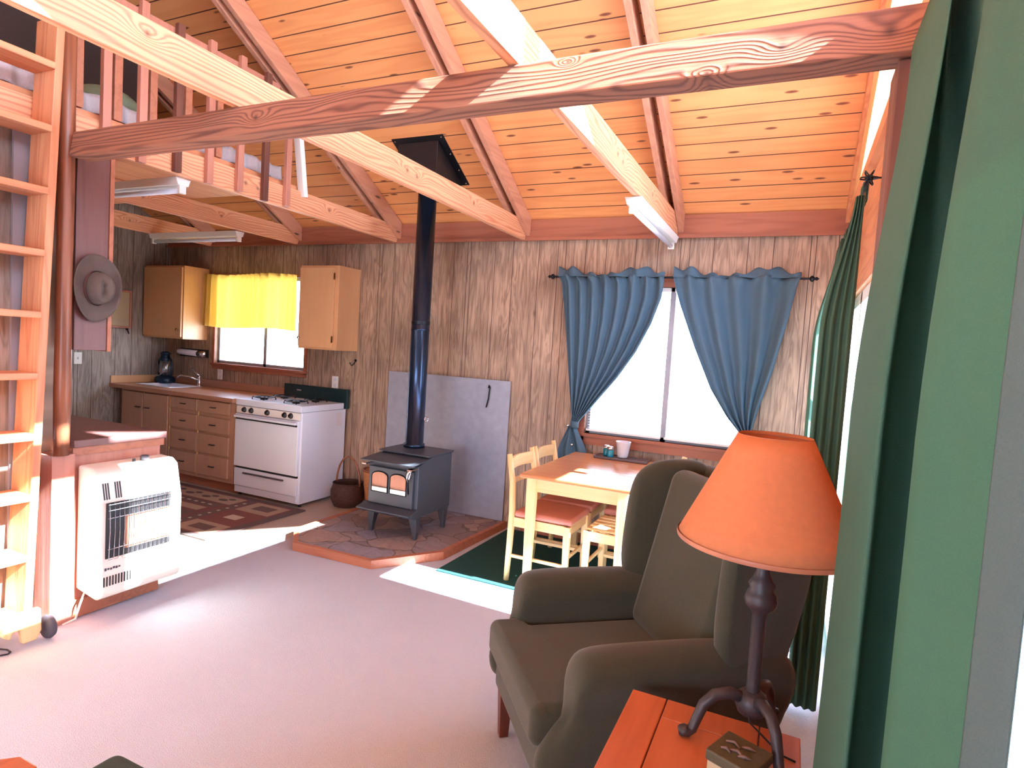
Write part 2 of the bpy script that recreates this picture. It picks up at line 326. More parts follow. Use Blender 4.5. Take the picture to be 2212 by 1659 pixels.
# ---------------------------------------------------------------- builders
COL = scn.collection
class MB:
    def __init__(s): s.bm = bmesh.new()
    def box(s, x0, x1, y0, y1, z0, z1):
        return s.obox(((x0+x1)/2, (y0+y1)/2, (z0+z1)/2), ((1, 0, 0), (0, 1, 0), (0, 0, 1)), (abs(x1-x0)/2, abs(y1-y0)/2, abs(z1-z0)/2))
    def obox(s, c, ax, h):
        c = Vector(c); a = [Vector(v).normalized()*k for v, k in zip(ax, h)]; v = []
        for i in (-1, 1):
            for j in (-1, 1):
                for k in (-1, 1): v.append(s.bm.verts.new(c+a[0]*i+a[1]*j+a[2]*k))
        for f in ((0, 1, 3, 2), (4, 6, 7, 5), (0, 4, 5, 1), (2, 3, 7, 6), (0, 2, 6, 4), (1, 5, 7, 3)): s.bm.faces.new([v[i] for i in f])
        return s
    def bar(s, p, q, w_, h_, up=(0, 0, 1)):
        p, q = Vector(p), Vector(q); d = (q-p); u = Vector(up); sd = d.cross(u).normalized(); u2 = sd.cross(d).normalized()
        return s.obox((p+q)/2, (d, sd, u2), (d.length/2, w_/2, h_/2))
    def prism(s, poly, axis, a, b_):
        k = 'xyz'.index(axis); n = len(poly); va, vb = [], []
        for (p, q) in poly:
            for t, l in ((a, va), (b_, vb)):
                c = [0, 0, 0]; o = [i for i in range(3) if i != k]; c[k] = t; c[o[0]] = p; c[o[1]] = q; l.append(s.bm.verts.new(c))
        s.bm.faces.new(va); s.bm.faces.new(vb[::-1])
        for i in range(n): s.bm.faces.new((va[i], vb[i], vb[(i+1) % n], va[(i+1) % n]))
        return s
    def loft(s, rings, cap=True, closed=True):
        vs = [[s.bm.verts.new(p) for p in r] for r in rings]; n = len(rings[0])
        for i in range(len(vs)-1):
            for j in range(n if closed else n-1):
                s.bm.faces.new((vs[i][j], vs[i][(j+1) % n], vs[i+1][(j+1) % n], vs[i+1][j]))
        if cap and closed: s.bm.faces.new(vs[0][::-1]); s.bm.faces.new(vs[-1])
        return s
    def tube(s, pts, r, n=10, flat=1.0):
        pts = [Vector(p) for p in pts]; rings = []; prev = None
        for i, p in enumerate(pts):
            d = (pts[min(i+1, len(pts)-1)]-pts[max(i-1, 0)]).normalized()
            a = prev if prev is not None else (Vector((0, 0, 1)) if abs(d.z) < .9 else Vector((1, 0, 0)))
            a = (a-d*a.dot(d)).normalized(); prev = a; c = d.cross(a); rr = r[i] if isinstance(r, (list, tuple)) else r
            rings.append([p+(a*math.cos(t)*flat+c*math.sin(t))*rr for t in [2*math.pi*k/n for k in range(n)]])
        return s.loft(rings)
    def lathe(s, prof, c=(0, 0, 0), n=28, cap=True, sx=1, sy=1):
        c = Vector(c)
        rings = [[c+Vector((max(r, 1e-4)*math.cos(t)*sx, max(r, 1e-4)*math.sin(t)*sy, z)) for t in [2*math.pi*k/n for k in range(n)]] for r, z in prof]
        return s.loft(rings, cap)
    def grid(s, fn, nu, nv):
        vs = [[s.bm.verts.new(fn(i/nu, j/nv)) for j in range(nv+1)] for i in range(nu+1)]
        uv = s.bm.loops.layers.uv.verify()
        for i in range(nu):
            for j in range(nv):
                f = s.bm.faces.new((vs[i][j], vs[i+1][j], vs[i+1][j+1], vs[i][j+1]))
                for l, (a, b_) in zip(f.loops, ((i, j), (i+1, j), (i+1, j+1), (i, j+1))): l[uv].uv = (a/nu*3, b_/nv)
        return s
    def xf(s, mtx): s.bm.transform(mtx); return s
    def build(s, name, mat, parent=None, bevel=0, smooth=False, seg=2, sub=0, solid=0):
        bmesh.ops.remove_doubles(s.bm, verts=s.bm.verts, dist=1e-6)
        bmesh.ops.recalc_face_normals(s.bm, faces=s.bm.faces)
        me = bpy.data.meshes.new(name); s.bm.to_mesh(me); s.bm.free()
        me.materials.append(MATS[mat]); o = bpy.data.objects.new(name, me); COL.objects.link(o)
        if parent: o.parent = parent
        if smooth:
            for p in me.polygons: p.use_smooth = True
        if solid:
            md = o.modifiers.new('solid', 'SOLIDIFY'); md.thickness = solid; md.offset = 0
        if bevel:
            md = o.modifiers.new('bevel', 'BEVEL'); md.width = bevel; md.segments = seg; md.limit_method = 'ANGLE'; md.angle_limit = math.radians(40)
            if seg > 2:
                for p in me.polygons: p.use_smooth = True
                wn = o.modifiers.new('wn', 'WEIGHTED_NORMAL')
        if sub:
            md = o.modifiers.new('sub', 'SUBSURF'); md.levels = sub; md.render_levels = sub
        return o
def tag(o, label, cat, group=None):
    o['label'] = label; o['category'] = cat
    if group: o['group'] = group
    return o
def thing(name, label, cat, loc=(0, 0, 0), rz=0, group=None):
    o = bpy.data.objects.new(name, None); COL.objects.link(o); o.location = loc; o.rotation_euler = (0, 0, rz); o.empty_display_size = .1
    return tag(o, label, cat, group)
def struct(o): o['kind'] = 'structure'; return o
def copy_tree(o, parent=None):
    c = o.copy(); COL.objects.link(c)
    if parent: c.parent = parent
    for ch in o.children: copy_tree(ch, c)
    return c
T = lambda x, y, z: Matrix.Translation((x, y, z))

# ---------------------------------------------------------------- shell
FW, LW, RW, BW = 4.70, -6.57, .27, -2.30
K = .57; RIDGE = .8
def rz_(y): return 2.6+K*(4.7-y) if y > RIDGE else 2.6+K*(4.7-RIDGE)-K*(RIDGE-y)
struct(MB().box(-3.37, RW+.1, BW, FW, -.1, 0).box(LW, -3.37, BW, 2.3, -.1, 0).build('floor', 'carpet'))
struct(MB().box(LW, -3.37, 2.3, FW, -.1, -.002).build('floor', 'vinyl_floor'))
struct(MB().box(-14, 12, -14, 20, -.5, -.4).build('terrain', 'deck_ground'))
# roof slabs with the gable overhang
mb = MB()
ye = FW+.7
mb.prism([(ye, rz_(ye)), (RIDGE, rz_(RIDGE)), (2*RIDGE-ye, rz_(ye)), (2*RIDGE-ye, rz_(ye)+.12), (RIDGE, rz_(RIDGE)+.14), (ye, rz_(ye)+.12)], 'x', LW-.3, RW+.85)
struct(mb.build('ceiling', 'pine_ceiling'))
# far wall with two windows
W1 = (-1.50, -.30, .90, 2.08); W2 = (-5.79, -4.50, 1.18, 2.12)
mb = MB()
xs = [LW-.1, W2[0], W2[1], W1[0], W1[1], RW+.1]
mb.box(xs[0], xs[1], FW, FW+.12, 0, 2.6).box(xs[2], xs[3], FW, FW+.12, 0, 2.6).box(xs[4], xs[5], FW, FW+.12, 0, 2.6)
for w_ in (W1, W2): mb.box(w_[0], w_[1], FW, FW+.12, 0, w_[2]).box(w_[0], w_[1], FW, FW+.12, w_[3], 2.6)
struct(mb.build('wall_far', 'wall_panel'))
# left wall, kitchen
struct(MB().prism([(BW, 0), (FW, 0), (FW, 2.6), (RIDGE, rz_(RIDGE)), (BW, rz_(BW))], 'x', LW-.12, LW).build('wall_left', 'wall_panel_side'))
# back wall, opened for an unseen window added as fill light
mb = MB().box(LW-.1, -3.0, BW-.12, BW, 0, 2.6).box(-.2, RW+.1, BW-.12, BW, 0, 2.6).box(-3.0, -.2, BW-.12, BW, 0, .6).box(-3.0, -.2, BW-.12, BW, 2.1, 2.6).box(LW-.1, RW+.1, BW-.12, BW, 2.6, rz_(BW)-.03)
struct(mb.build('wall_back', 'wall_panel'))
# partition beside the ladder and its return
struct(MB().box(-3.52, -3.42, BW, 1.70, 0, 2.45).build('wall_partition', 'wall_panel_side'))
struct(MB().box(LW, -3.42, 1.76, 1.84, 0, 2.45).build('wall_bath', 'wall_panel'))
# right wall (gable) : openings for two sliding doors below, clerestory above
mb = MB()
mb.box(RW, RW+.1, BW, FW, 1.97, 2.56)
mb.box(RW, RW+.1, 4.38, FW, 0, 1.97).box(RW, RW+.1, 1.10, 3.05, 0, 1.97).box(RW, RW+.1, BW, .69, 0, 1.97)
mb.box(RW, RW+.1, 1.76, 1.89, 2.56, rz_(1.89)-.02)
mb.prism([(1.25, 3.58), (1.76, 3.58), (1.76, rz_(1.76)-.05), (1.25, rz_(1.25)-.05)], 'x', RW, RW+.1)
mb.box(RW, RW+.1, 4.38, FW, 2.56, 2.6).box(RW, RW+.1, BW, -.95, 2.56, 2.6)
y1, y2 = 4.70, RIDGE
mb.prism([(y1, rz_(y1)-.001), (y2, rz_(y2)-.001), (y2, rz_(y2)-.1), (y1, rz_(y1)-.1)], 'x', RW, RW+.1)
y1 = BW
mb.prism([(y1, rz_(y1)-.001), (y2, rz_(y2)-.001), (y2, rz_(y2)-.1), (y1, rz_(y1)-.1)], 'x', RW, RW+.1)
struct(mb.build('wall_right', 'fir_Y'))
# rake trim along the gable, inside
struct(MB().prism([(4.68, rz_(4.68)-.002), (.9, rz_(.9)-.002), (.9, rz_(.9)-.10), (4.68, rz_(4.68)-.10)], 'x', .225, RW).build('trim_1', 'fir_Y'))
struct(MB().prism([(4.60, rz_(4.60)-.102), (1.89, rz_(1.89)-.102), (1.89, rz_(1.89)-.45), (4.05, rz_(4.05)-.40)], 'x', .245, RW+.02).build('trim_2', 'pale_Y'))  # lit casing: its brightness is put in as paler wood
struct(MB().box(.235, RW, 1.95, 4.45, 2.50, 2.57).build('trim_3', 'fir_Y'))
# top plate & blocking on far wall
mb = MB().box(LW, RW, FW-.04, FW, 2.45, 2.612)
struct(mb.build('trim_4', 'plate_wood'))
struct(MB().box(LW, RW, FW-.055, FW-.04, 2.44, 2.465).build('trim_5', 'plate_wood'))
struct(MB().box(-3.86, -3.42, FW-.02, FW, 0, .08).box(-2.0, RW, FW-.02, FW, 0, .08).build('baseboard_far', 'trim_wood'))
struct(MB().box(-3.42, -3.395, BW, 1.70, 0, .09).box(-3.30, -3.28, 1.70, 1.87, 0, .06).build('baseboard_partition', 'trim_wood'))
# sliding doors
def door(name, ya, yb, mull):
    e = bpy.data.objects.new(name, None); COL.objects.link(e); e.location = (RW+.05, ya, 0); struct(e)
    mt = T(-(RW+.05), -ya, 0)
    f = MB()
    for y in (ya+.03, mull, yb-.03): f.box(RW+.02, RW+.07, y-.03, y+.03, 0, 1.96)
    f.box(RW+.02, RW+.07, ya, yb, 1.90, 1.965).box(RW+.02, RW+.07, ya, yb, .005, .06)
    f.xf(mt).build('door_frame', 'white_plastic', e)
    MB().box(RW+.042, RW+.048, ya+.05, mull-.02, .05, 1.91).xf(mt).build('door_glass', 'window_glass', e)
    MB().box(RW+.042, RW+.048, mull+.02, yb-.05, .05, 1.91).xf(mt).build('door_glass', 'window_glass', e)
door('door_1', .69, 1.10, .735); door('door_2', 3.05, 4.38, 3.72)
def clere(name, poly):
    e = bpy.data.objects.new(name, None); COL.objects.link(e); e.location = (RW+.05, poly[0][0], 2.56); struct(e)
    MB().prism([(a-poly[0][0], b_-2.56) for a, b_ in poly], 'x', -.003, .003).build('window_pane', 'window_glass', e)
clere('window_3', [(1.89, 2.56), (4.60, 2.565), (1.89, rz_(1.89)-.09)])
clere('window_4', [(-.95, 2.56), (1.76, 2.56), (1.76, rz_(1.76)-.09), (RIDGE, rz_(RIDGE)-.09), (-.95, rz_(-.95)-.09)])
def window(name, W, mull, mat, y=FW, k=.06):
    e = bpy.data.objects.new(name, None); COL.objects.link(e); e.location = (W[0], y, W[2]); struct(e); mt = T(-W[0], -y, -W[2])
    f = MB(); t = .03
    f.box(W[0], W[0]+t, y+.03, y+.08, W[2], W[3]).box(W[1]-t, W[1], y+.03, y+.08, W[2], W[3])
    f.box(W[0], W[1], y+.03, y+.08, W[2], W[2]+t).box(W[0], W[1], y+.03, y+.08, W[3]-t, W[3]).box(mull-.02, mull+.02, y+.03, y+.08, W[2], W[3])
    f.xf(mt).build('window_frame', 'casing_grey', e)
    for a, b_ in ((W[0]+t, mull-.02), (mull+.02, W[1]-t)): MB().box(a, b_, y+.053, y+.057, W[2]+t, W[3]-t).xf(mt).build('window_pane', 'window_glass', e)
    c = MB()
    c.box(W[0]-k, W[0], y-.015, y, W[2]-k, W[3]+k).box(W[1], W[1]+k, y-.015, y, W[2]-k, W[3]+k).box(W[0], W[1], y-.015, y, W[3], W[3]+k).box(W[0]-k-.01, W[1]+k+.01, y-.03, y+.03, W[2]-.025, W[2])
    c.box(W[0]-k, W[1]+k, y-.015, y, W[2]-k-.03, W[2]-.025)
    c.xf(mt).build('window_casing', mat, e)
window('window_1', W1, -.88, 'plate_wood'); window('window_2', W2, -5.08, 'plate_wood', k=.035)
window('fill_window', (-3.0, -.2, .6, 2.1), -1.6, 'plate_wood', BW-.12)  # unseen window added behind the viewpoint to fill the room with daylight

# ---------------------------------------------------------------- beams
tag(MB().prism([(1.762, 2.327), (1.866, 2.327), (1.868, 2.447), (1.780, 2.447)], 'x', -3.212, .26).build('crossbeam', 'rough_beam', None, .006), 'thick rough sawn crossbeam with knots spanning the room from pole to curtain', 'beam')
tag(MB().box(.17, RW-.002, 1.80, 1.93, 0, 2.325).build('post', 'post_wood', None, .004), 'dark brown square post under the right end of the crossbeam', 'post')
TIES = [(-.91, -.87, 'sunlit tie beam carrying a fluorescent light, nearest the big green curtain'),
        (-2.15, -2.11, 'tie beam crossing in front of the black stovepipe near its ceiling box'),
        (-3.44, -3.40, 'tie beam along the loft edge with pickets nailed to its side'),
        (-4.64, -4.60, 'tie beam over the kitchen beyond the loft, above the sink window'),
        (-5.88, -5.84, 'short stretch of tie beam closest to the left kitchen wall')]
for a, b_, lab in TIES:
    tag(MB().box(a, b_, -2.2, 4.655, 2.448, 2.60).build('tie_beam', 'tie_wood', None, .003), lab, 'beam')
RL = ['above the sunlit tie beam', 'above the tie beam that crosses the stovepipe', 'at the end of the loft railing', 'above the kitchen tie beam', 'closest to the left kitchen wall']
for i, (a, b_, _) in enumerate(TIES):
    for s_, (x0, x1) in (('left', (a-.042, a-.002)), ('right', (b_+.002, b_+.042))):
        mb = MB().prism([(4.655, rz_(4.655)-.146), (RIDGE+.02, rz_(RIDGE+.02)-.146), (RIDGE+.02, rz_(RIDGE+.02)-.003), (4.655, rz_(4.655)-.003)], 'x', x0, x1)
        tag(mb.build('rafter', 'rafter_wood', None, .003), '%s rafter of the sloping pair %s' % (s_, RL[i]), 'rafter')
# loft deck
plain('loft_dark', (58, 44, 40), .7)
struct(MB().prism([(-1.5, 2.642), (2.95, 2.642), (2.95, rz_(2.95)-.01), (RIDGE, rz_(RIDGE)-.01), (-1.5, rz_(-1.5)-.01)], 'x', -4.47, -4.42).build('loft_dark_sheet', 'loft_dark'))  # upright dark sheet added behind the pickets to blacken the gaps
struct(MB().box(-3.418, -3.402, 1.63, 1.70, .092, 2.44).build('trim_7', 'casing_grey'))
tag(MB().box(LW+.01, -3.445, -2.2, 3.45, 2.602, 2.64).build('loft_deck', 'fir_Y'), 'plank loft floor resting on the tie beams over the kitchen', 'loft')
# loft mattress, pillows
e = thing('mattress', 'white ruffled mattress lying on the loft floor behind the pickets', 'mattress', (-3.945, 1.0, 2.642))
MB().box(-.42, .42, -2.0, 2.36, 0, .10).build('mattress_body', 'mattress_fabric', e, .03, seg=4)
def ruf(u, v):
    y = -2.0+4.36*u; return Vector((.432+.012*math.sin(y*60)+.01*v, y, .115-.10*v+.006*math.sin(y*43)))
MB().grid(ruf, 260, 4).build('ruffle', 'mattress_fabric', e, smooth=True, solid=.003)
for i, (x, y, s_) in enumerate([(-3.85, 2.28, 1.0), (-3.9, 1.55, 1.1), (-3.9, 2.85, .8)]):
    mb = MB(); mb.loft([[Vector((x+.26*s_*c_*math.cos(t), y+.2*s_*c_*math.sin(t), 2.744+h_)) for t in [2*math.pi*k/16 for k in range(16)]] for c_, h_ in ((.7, 0), (1, .04), (.98, .09), (.75, .15), (.3, .18))])
    tag(mb.build('pillow', 'pillow_fabric', None, smooth=True, sub=1), ['pale green pillow on the loft mattress behind the middle pickets', 'pale green pillow on the loft mattress seen between the ladder treads', 'pale green pillow at the far end of the loft mattress'][i], 'pillow')
# loft railing
e = thing('loft_railing', 'wooden picket railing along the loft edge above the kitchen', 'railing', (-3.4, 1.9, 2.45))
mt = T(3.4, -1.9, -2.45)
MB().box(-3.435, -3.40, 1.80, 3.21, 3.19, 3.272).xf(mt).build('top_rail', 'red_panel', e)
ys = [1.83, 2.03, 2.225, 2.44, 2.655, 2.88, 3.09, 3.29]
for i, y in enumerate(ys):
    MB().box(-3.398, -3.365, y-.022, y+.022, 2.445+.01*(i % 2), (3.295+.008*(i % 3)) if y < 3.2 else 3.225).xf(mt).build('picket', 'red_panel' if i % 3 else 'post_wood', e, .003)
for y in [1.93, 2.13, 2.33, 2.55, 2.77]:
    MB().box(-3.472, -3.437, y-.022, y+.022, 2.645, 3.25).xf(mt).build('picket', 'trim_wood', e, .003)
MB().obox((-3.40, 3.43, 2.80), ((1, 0, 0), (0, 1, .16), (0, -.16, 1)), (.03, .02, .24)).xf(mt).build('end_post', 'white_plastic', e, .003)['label'] = 'bright pale end board'
# round pole
tag(MB().lathe([(.034, .875), (.037, 1.2), (.033, 1.7), (.036, 2.2), (.034, 2.60), (.033, 3.3)], (-3.272, 1.787, 0), 20).build('log_pole', 'pole_wood', None, smooth=True), 'peeled round log pole between the ladder and the crossbeam', 'pole')
struct(MB().box(-3.418, -3.27, 1.745, 1.850, 0, .874).build('trim_6', 'red_panel'))

# ladder
e = thing('loft_ladder', 'tall wooden ladder with deep flat treads leaning against the loft edge', 'ladder', (-3.3, 1.4, 0))
mt = T(3.3, -1.4, 0)
def stringer(y0): return MB().prism([(-3.385, .07), (-3.215, .07), (-3.215, 2.95), (-3.385, 2.95)], 'y', y0-.018, y0+.018)
def shear(mb_, y):
    for v in mb_.bm.verts: v.co.y += .036*(v.co.z-1.4)
    return mb_
for y in (1.67, 1.12): shear(stringer(y), y).xf(mt).build('stringer', 'fir_Z', e, .004)
for k in range(10):
    z = .125+.288*k
    shear(MB().box(-3.375, -3.205, 1.138, 1.652, z-.016, z+.016), 0).xf(mt).build('tread', 'fir_Y', e, .004)
f = MB(); f.prism([(1.58, .02), (1.64, .02), (1.66, .06), (1.655, .17), (1.50, .17), (1.50, .08), (1.53, .06), (1.54, .09), (1.57, .09)], 'x', -3.20, -3.165)
f.xf(mt).build('foot', 'pale_Z', e, .008, seg=3)
MB().lathe([(.0, -.014), (.052, -.014), (.058, 0), (.052, .014), (0, .014)], (0, 0, 0), 24).xf(Matrix.Translation((-3.175, 1.690, .062)) @ Matrix.Rotation(hp, 4, 'X')).xf(mt).build('wheel', 'rubber', e, smooth=True)

# ---------------------------------------------------------------- peninsula cabinet, heater, upper dark cabinet
e = thing('peninsula_cabinet', 'low reddish wooden cabinet with flat top carrying the gas heater', 'cabinet', (-3.9, 2.1, 0)); mt = T(3.9, -2.1, 0)
MB().box(-4.6, -3.30, 1.852, 2.33, 0, .90).xf(mt).build('cabinet_body', 'red_panel', e, .004)
MB().box(-4.6, -3.275, 1.850, 2.352, .902, .94).xf(mt).build('countertop', 'dark_cabinet', e, .004)
MB().box(-3.298, -3.285, 1.852, 2.33, .005, .10).xf(mt).build('base_trim', 'trim_wood', e)
MB().box(-3.298, -3.290, 1.852, 2.345, .86, .90).xf(mt).build('edge_trim', 'trim_wood', e)
e = thing('gas_heater', 'white wall mounted gas heater with wire guard on the low cabinet', 'heater', (-3.29, 1.87, .13)); mt = T(3.29, -1.87, -.13)
hy0, hy1 = 1.875, 2.33
MB().prism([(-3.29, .16), (-3.12, .13), (-3.10, .15), (-3.10, .60), (-3.14, .78), (-3.18, .805), (-3.29, .81)], 'y', hy0, hy1).xf(mt).build('heater_body', 'heater_white', e, .014, seg=4)
MB().box(-3.099, -3.094, 1.905, 2.255, .345, .635).xf(mt).build('firebox', 'dark_plastic', e, .004)
MB().box(-3.093, -3.09, 2.00, 2.25, .38, .55).xf(mt).build('radiant_panel', 'radiant_brick', e)
gm = MB()
for k in range(15): gm.tube([(-3.075, 1.91+.0245*k, .34), (-3.068, 1.91+.0245*k, .49), (-3.075, 1.91+.0245*k, .635)], .0018, 6)
for z in (.345, .40, .56, .60, .63): gm.tube([(-3.073, 1.905, z), (-3.073, 2.255, z)], .002, 6)
gm.xf(mt).build('wire_guard', 'chrome', e)
for y0 in (1.905, 1.965):
    vm = MB()
    for k in range(3): vm.obox((-3.1195, y0+.012*k, .69), ((1, 0, .22), (0, 1, 0), (-.22, 0, 1)), (.002, .003, .042))
    vm.xf(mt).build('vent_slot', 'dark_plastic', e)
vm = MB()
for k in range(10): vm.box(-3.0995, -3.096, 1.90+.015*k, 1.906+.015*k, .20, .25)
vm.xf(mt).build('lower_vent', 'dark_plastic', e)
# small unreadable maker's badge under the guard
bm_ = MB()
for k in range(6): bm_.box(-3.0985, -3.096, 1.905+.014*k, 1.914+.014*k, .283+.003*(k % 2), .297-.002*(k % 3))
bm_.xf(mt).build('badge', 'rubber', e)
MB().lathe([(.022, 0), (.022, .022), (.018, .026)], (-3.20, 2.17, .808), 20).xf(mt).build('control_knob', 'rubber', e, smooth=True)
MB().lathe([(.008, 0), (.008, .014)], (-3.20, 2.11, .808), 12).xf(mt).build('igniter_button', 'dark_plastic', e)
tag(MB().tube([(-3.24, 1.9, .165), (-3.22, 1.86, .10), (-3.22, 1.84, .03), (-3.24, 1.79, .012)], .005, 8).build('gas_line', 'white_plastic', None, smooth=True), 'thin gas line curving down from the heater to the floor', 'pipe')
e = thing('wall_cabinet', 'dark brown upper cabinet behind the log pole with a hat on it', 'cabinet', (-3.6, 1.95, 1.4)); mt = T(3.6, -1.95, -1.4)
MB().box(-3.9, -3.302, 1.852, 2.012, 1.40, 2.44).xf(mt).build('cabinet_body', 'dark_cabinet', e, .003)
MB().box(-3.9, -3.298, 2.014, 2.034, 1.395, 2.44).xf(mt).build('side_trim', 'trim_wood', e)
# cowboy hat on the cabinet face (axis +X)
e = thing('cowboy_hat', 'dusty brown cowboy hat hanging on the dark upper cabinet', 'hat', (-3.297, 1.94, 1.72))
def brim(u, v):
    t = 2*math.pi*u; r = .075+.085*v; y = math.cos(t)*r*.74; z = math.sin(t)*r*1.08
    return Vector((.012+.03*v*v*abs(math.cos(t))+.008*math.sin(2*t)*v, y, z))
MB().grid(brim, 48, 8).build('brim', 'hat_felt', e, smooth=True, solid=.004)
rg = []
for h_, s_ in ((0.01, 1.02), (.03, 1), (.07, .95), (.10, .86), (.118, .66), (.108, .35), (.098, .08)):
    rg.append([Vector((h_-.018*math.exp(-((math.cos(t)+.2)**2)*3)*(h_ > .06), (.056*s_*math.cos(t)), .086*s_*math.sin(t))) for t in [2*math.pi*k/28 for k in range(28)]])
MB().loft(rg).build('crown', 'hat_felt', e, smooth=True, sub=1)
MB().loft([[Vector((x, .0585*math.cos(t), .0885*math.sin(t))) for t in [2*math.pi*k/28 for k in range(28)]] for x in (.014, .032)], cap=False).build('hat_band', 'dark_cabinet', e, smooth=True)

# ---------------------------------------------------------------- kitchen
e = thing('base_cabinet', 'long kitchen base cabinet with two doors and eight drawers', 'cabinet', (-5.6, 4.38, 0)); mt = T(5.6, -4.38, 0)
FY = 4.085
MB().box(-6.42, -4.735, FY, 4.68, .09, .775).xf(mt).build('cabinet_body', 'kitchen_wood', e, .002)
MB().box(-6.42, -4.735, FY, FY+.02, .776, .868).xf(mt).build('face_frame', 'kitchen_wood', e)
MB().box(-6.42, -4.735, FY+.05, 4.68, 0, .09).xf(mt).build('toe_kick', 'trim_wood', e)
def hand(par, x, z, ang=0):
    MB().tube([(x-.035, FY-.012, z), (x-.03, FY-.035, z), (x+.03, FY-.035, z), (x+.035, FY-.012, z)], .0045, 8).xf(mt).build('handle', 'black_metal', par, smooth=True)
for x0, x1, hx in ((-6.39, -6.06, -6.12), (-6.04, -5.67, -5.98)):
    d = MB().box(x0, x1, FY-.018, FY-.001, .13, .85).xf(mt).build('door', 'kitchen_wood', e, .003); hand(d, hx, .70)
for x0, x1 in ((-5.63, -5.245), (-5.225, -4.80)):
    for z0, z1 in ((.74, .855), (.555, .70), (.345, .53), (.13, .32)):
        d = MB().box(x0, x1, FY-.018, FY-.001, z0, z1).xf(mt).build('drawer', 'kitchen_wood', e, .003); hand(d, (x0+x1)/2, (z0+z1)/2)
for x in (-6.05, -5.65, -5.235): MB().box(x-.006, x+.006, FY-.008, FY, .12, .86).xf(mt).build('stile', 'pale_Z', e)
e = thing('countertop', 'light brown kitchen countertop with raised back edge beneath the sink window', 'countertop', (-5.6, 4.38, .87)); mt2 = T(5.6, -4.38, -.87)
sx0, sx1, sy0, sy1 = -6.38, -5.86, 4.22, 4.58
mb = MB().box(LW+.002, sx0, 4.04, 4.695, .87, .91).box(sx1, -4.73, 4.04, 4.695, .87, .91).box(sx0, sx1, 4.04, sy0, .87, .91).box(sx0, sx1, sy1, 4.695, .87, .91)
mb.xf(mt2).build('counter_slab', 'counter_wood', e)
MB().box(LW+.02, -4.73, 4.675, 4.696, .911, .99).xf(mt2).build('backsplash', 'counter_wood', e, .003)
MB().box(LW+.001, LW+.02, 4.05, 4.675, .911, .99).xf(mt2).build('side_splash', 'upper_wood', e, .003)
e = thing('sink', 'white enamel sink set into the kitchen countertop', 'sink', (-6.12, 4.4, .9)); mt3 = T(6.12, -4.4, -.9)
mb = MB(); R_ = lambda i, z: [Vector((sx0+i, sy0+i, z)), Vector((sx1-i, sy0+i, z)), Vector((sx1-i, sy1-i, z)), Vector((sx0+i, sy1-i, z))]
mb.loft([R_(-.012, .912), R_(-.012, .917), R_(.012, .917), R_(.03, .80), R_(.05, .79)], cap=False); mb.bm.faces.new([mb.bm.verts.new(p) for p in R_(.05, .79)])
mb.xf(mt3).build('basin', 'white_enamel', e, .004)
e = thing('faucet', 'chrome single lever kitchen faucet beside the sink', 'faucet', (-5.93, 4.62, .91))
MB().lathe([(.028, .002), (.028, .01), (.018, .02), (.016, .09), (.02, .10), (.014, .12)]).build('faucet_body', 'chrome', e, smooth=True)
MB().tube([(0, 0, .06), (-.07, -.06, .10), (-.14, -.12, .115), (-.16, -.14, .10), (-.16, -.14, .085)], [.011, .01, .009, .009, .009], 10).build('spout', 'chrome', e, smooth=True)
MB().tube([(0, 0, .115), (-.05, -.01, .15), (-.10, -.02, .19)], [.009, .008, .012], 10).build('lever', 'chrome', e, smooth=True)
# oil lantern
e = thing('oil_lantern', 'dark blue oil lantern standing in the corner of the kitchen counter', 'lantern', (-6.40, 4.55, .9115))
e.scale = (1.2,)*3
MB().lathe([(.08, 0), (.09, .015), (.088, .05), (.06, .065), (.035, .075)], (0, 0, 0), 28).build('fuel_tank', 'lantern_blue', e, smooth=True)
MB().lathe([(.035, .076), (.06, .11), (.062, .15), (.045, .19), (.035, .205)], (0, 0, 0), 24, cap=False).build('glass_globe', 'lantern_glass', e, smooth=True)
MB().lathe([(.04, .206), (.06, .215), (.04, .235), (.035, .27), (.045, .275), (.02, .295)], (0, 0, 0), 24).build('chimney_cap', 'lantern_blue', e, smooth=True)
for s_ in (-1, 1): MB().tube([(s_*.075, 0, .03), (s_*.092, 0, .10), (s_*.088, 0, .20), (s_*.045, 0, .25)], .008, 8).build('side_tube', 'lantern_blue', e, smooth=True)
MB().tube([(-.09, -.02, .22), (-.075, -.06, .12), (-.04, -.085, .075), (0, -.092, .065), (.04, -.085, .075), (.075, -.06, .12), (.09, -.02, .22)], .003, 6).build('bail', 'chrome', e, smooth=True)
# gas range
e = thing('gas_range', 'white freestanding gas range with black back panel', 'stove', (-4.315, 4.37, 0)); mt = T(4.315, -4.37, 0)
x0, x1, y0, y1 = -4.715, -3.91, 4.09, 4.68
MB().box(x0, x1, y0, y1-.02, .03, .855).xf(mt).build('range_body', 'white_enamel', e, .004)
MB().box(x0-.003, x1+.003, y0-.02, y1-.05, .857, .915).xf(mt).build('cooktop', 'white_enamel', e, .008, seg=3)
MB().box(x0+.01, x1-.01, y0-.022, y0-.001, .785, .852).xf(mt).build('control_panel', 'white_plastic', e, .003)
d = MB().box(x0+.008, x1-.02, y0-.03, y0-.001, .285, .78).xf(mt).build('oven_door', 'white_enamel', e, .005)
MB().box(x0+.02, x1-.03, y0-.060, y0-.038, .745, .768).box(x0+.03, x0+.06, y0-.04, y0-.029, .745, .768).box(x1-.07, x1-.04, y0-.04, y0-.029, .745, .768).xf(mt).build('oven_handle', 'white_enamel', d, .005)
MB().box(x0+.02, x1-.03, y0-.036, y0-.030, .728, .744).xf(mt).build('handle_recess', 'dark_plastic', d)
MB().box(x0+.012, x1-.025, y0-.012, y0-.001, .266, .284).xf(mt).build('door_gap', 'dark_plastic', e)
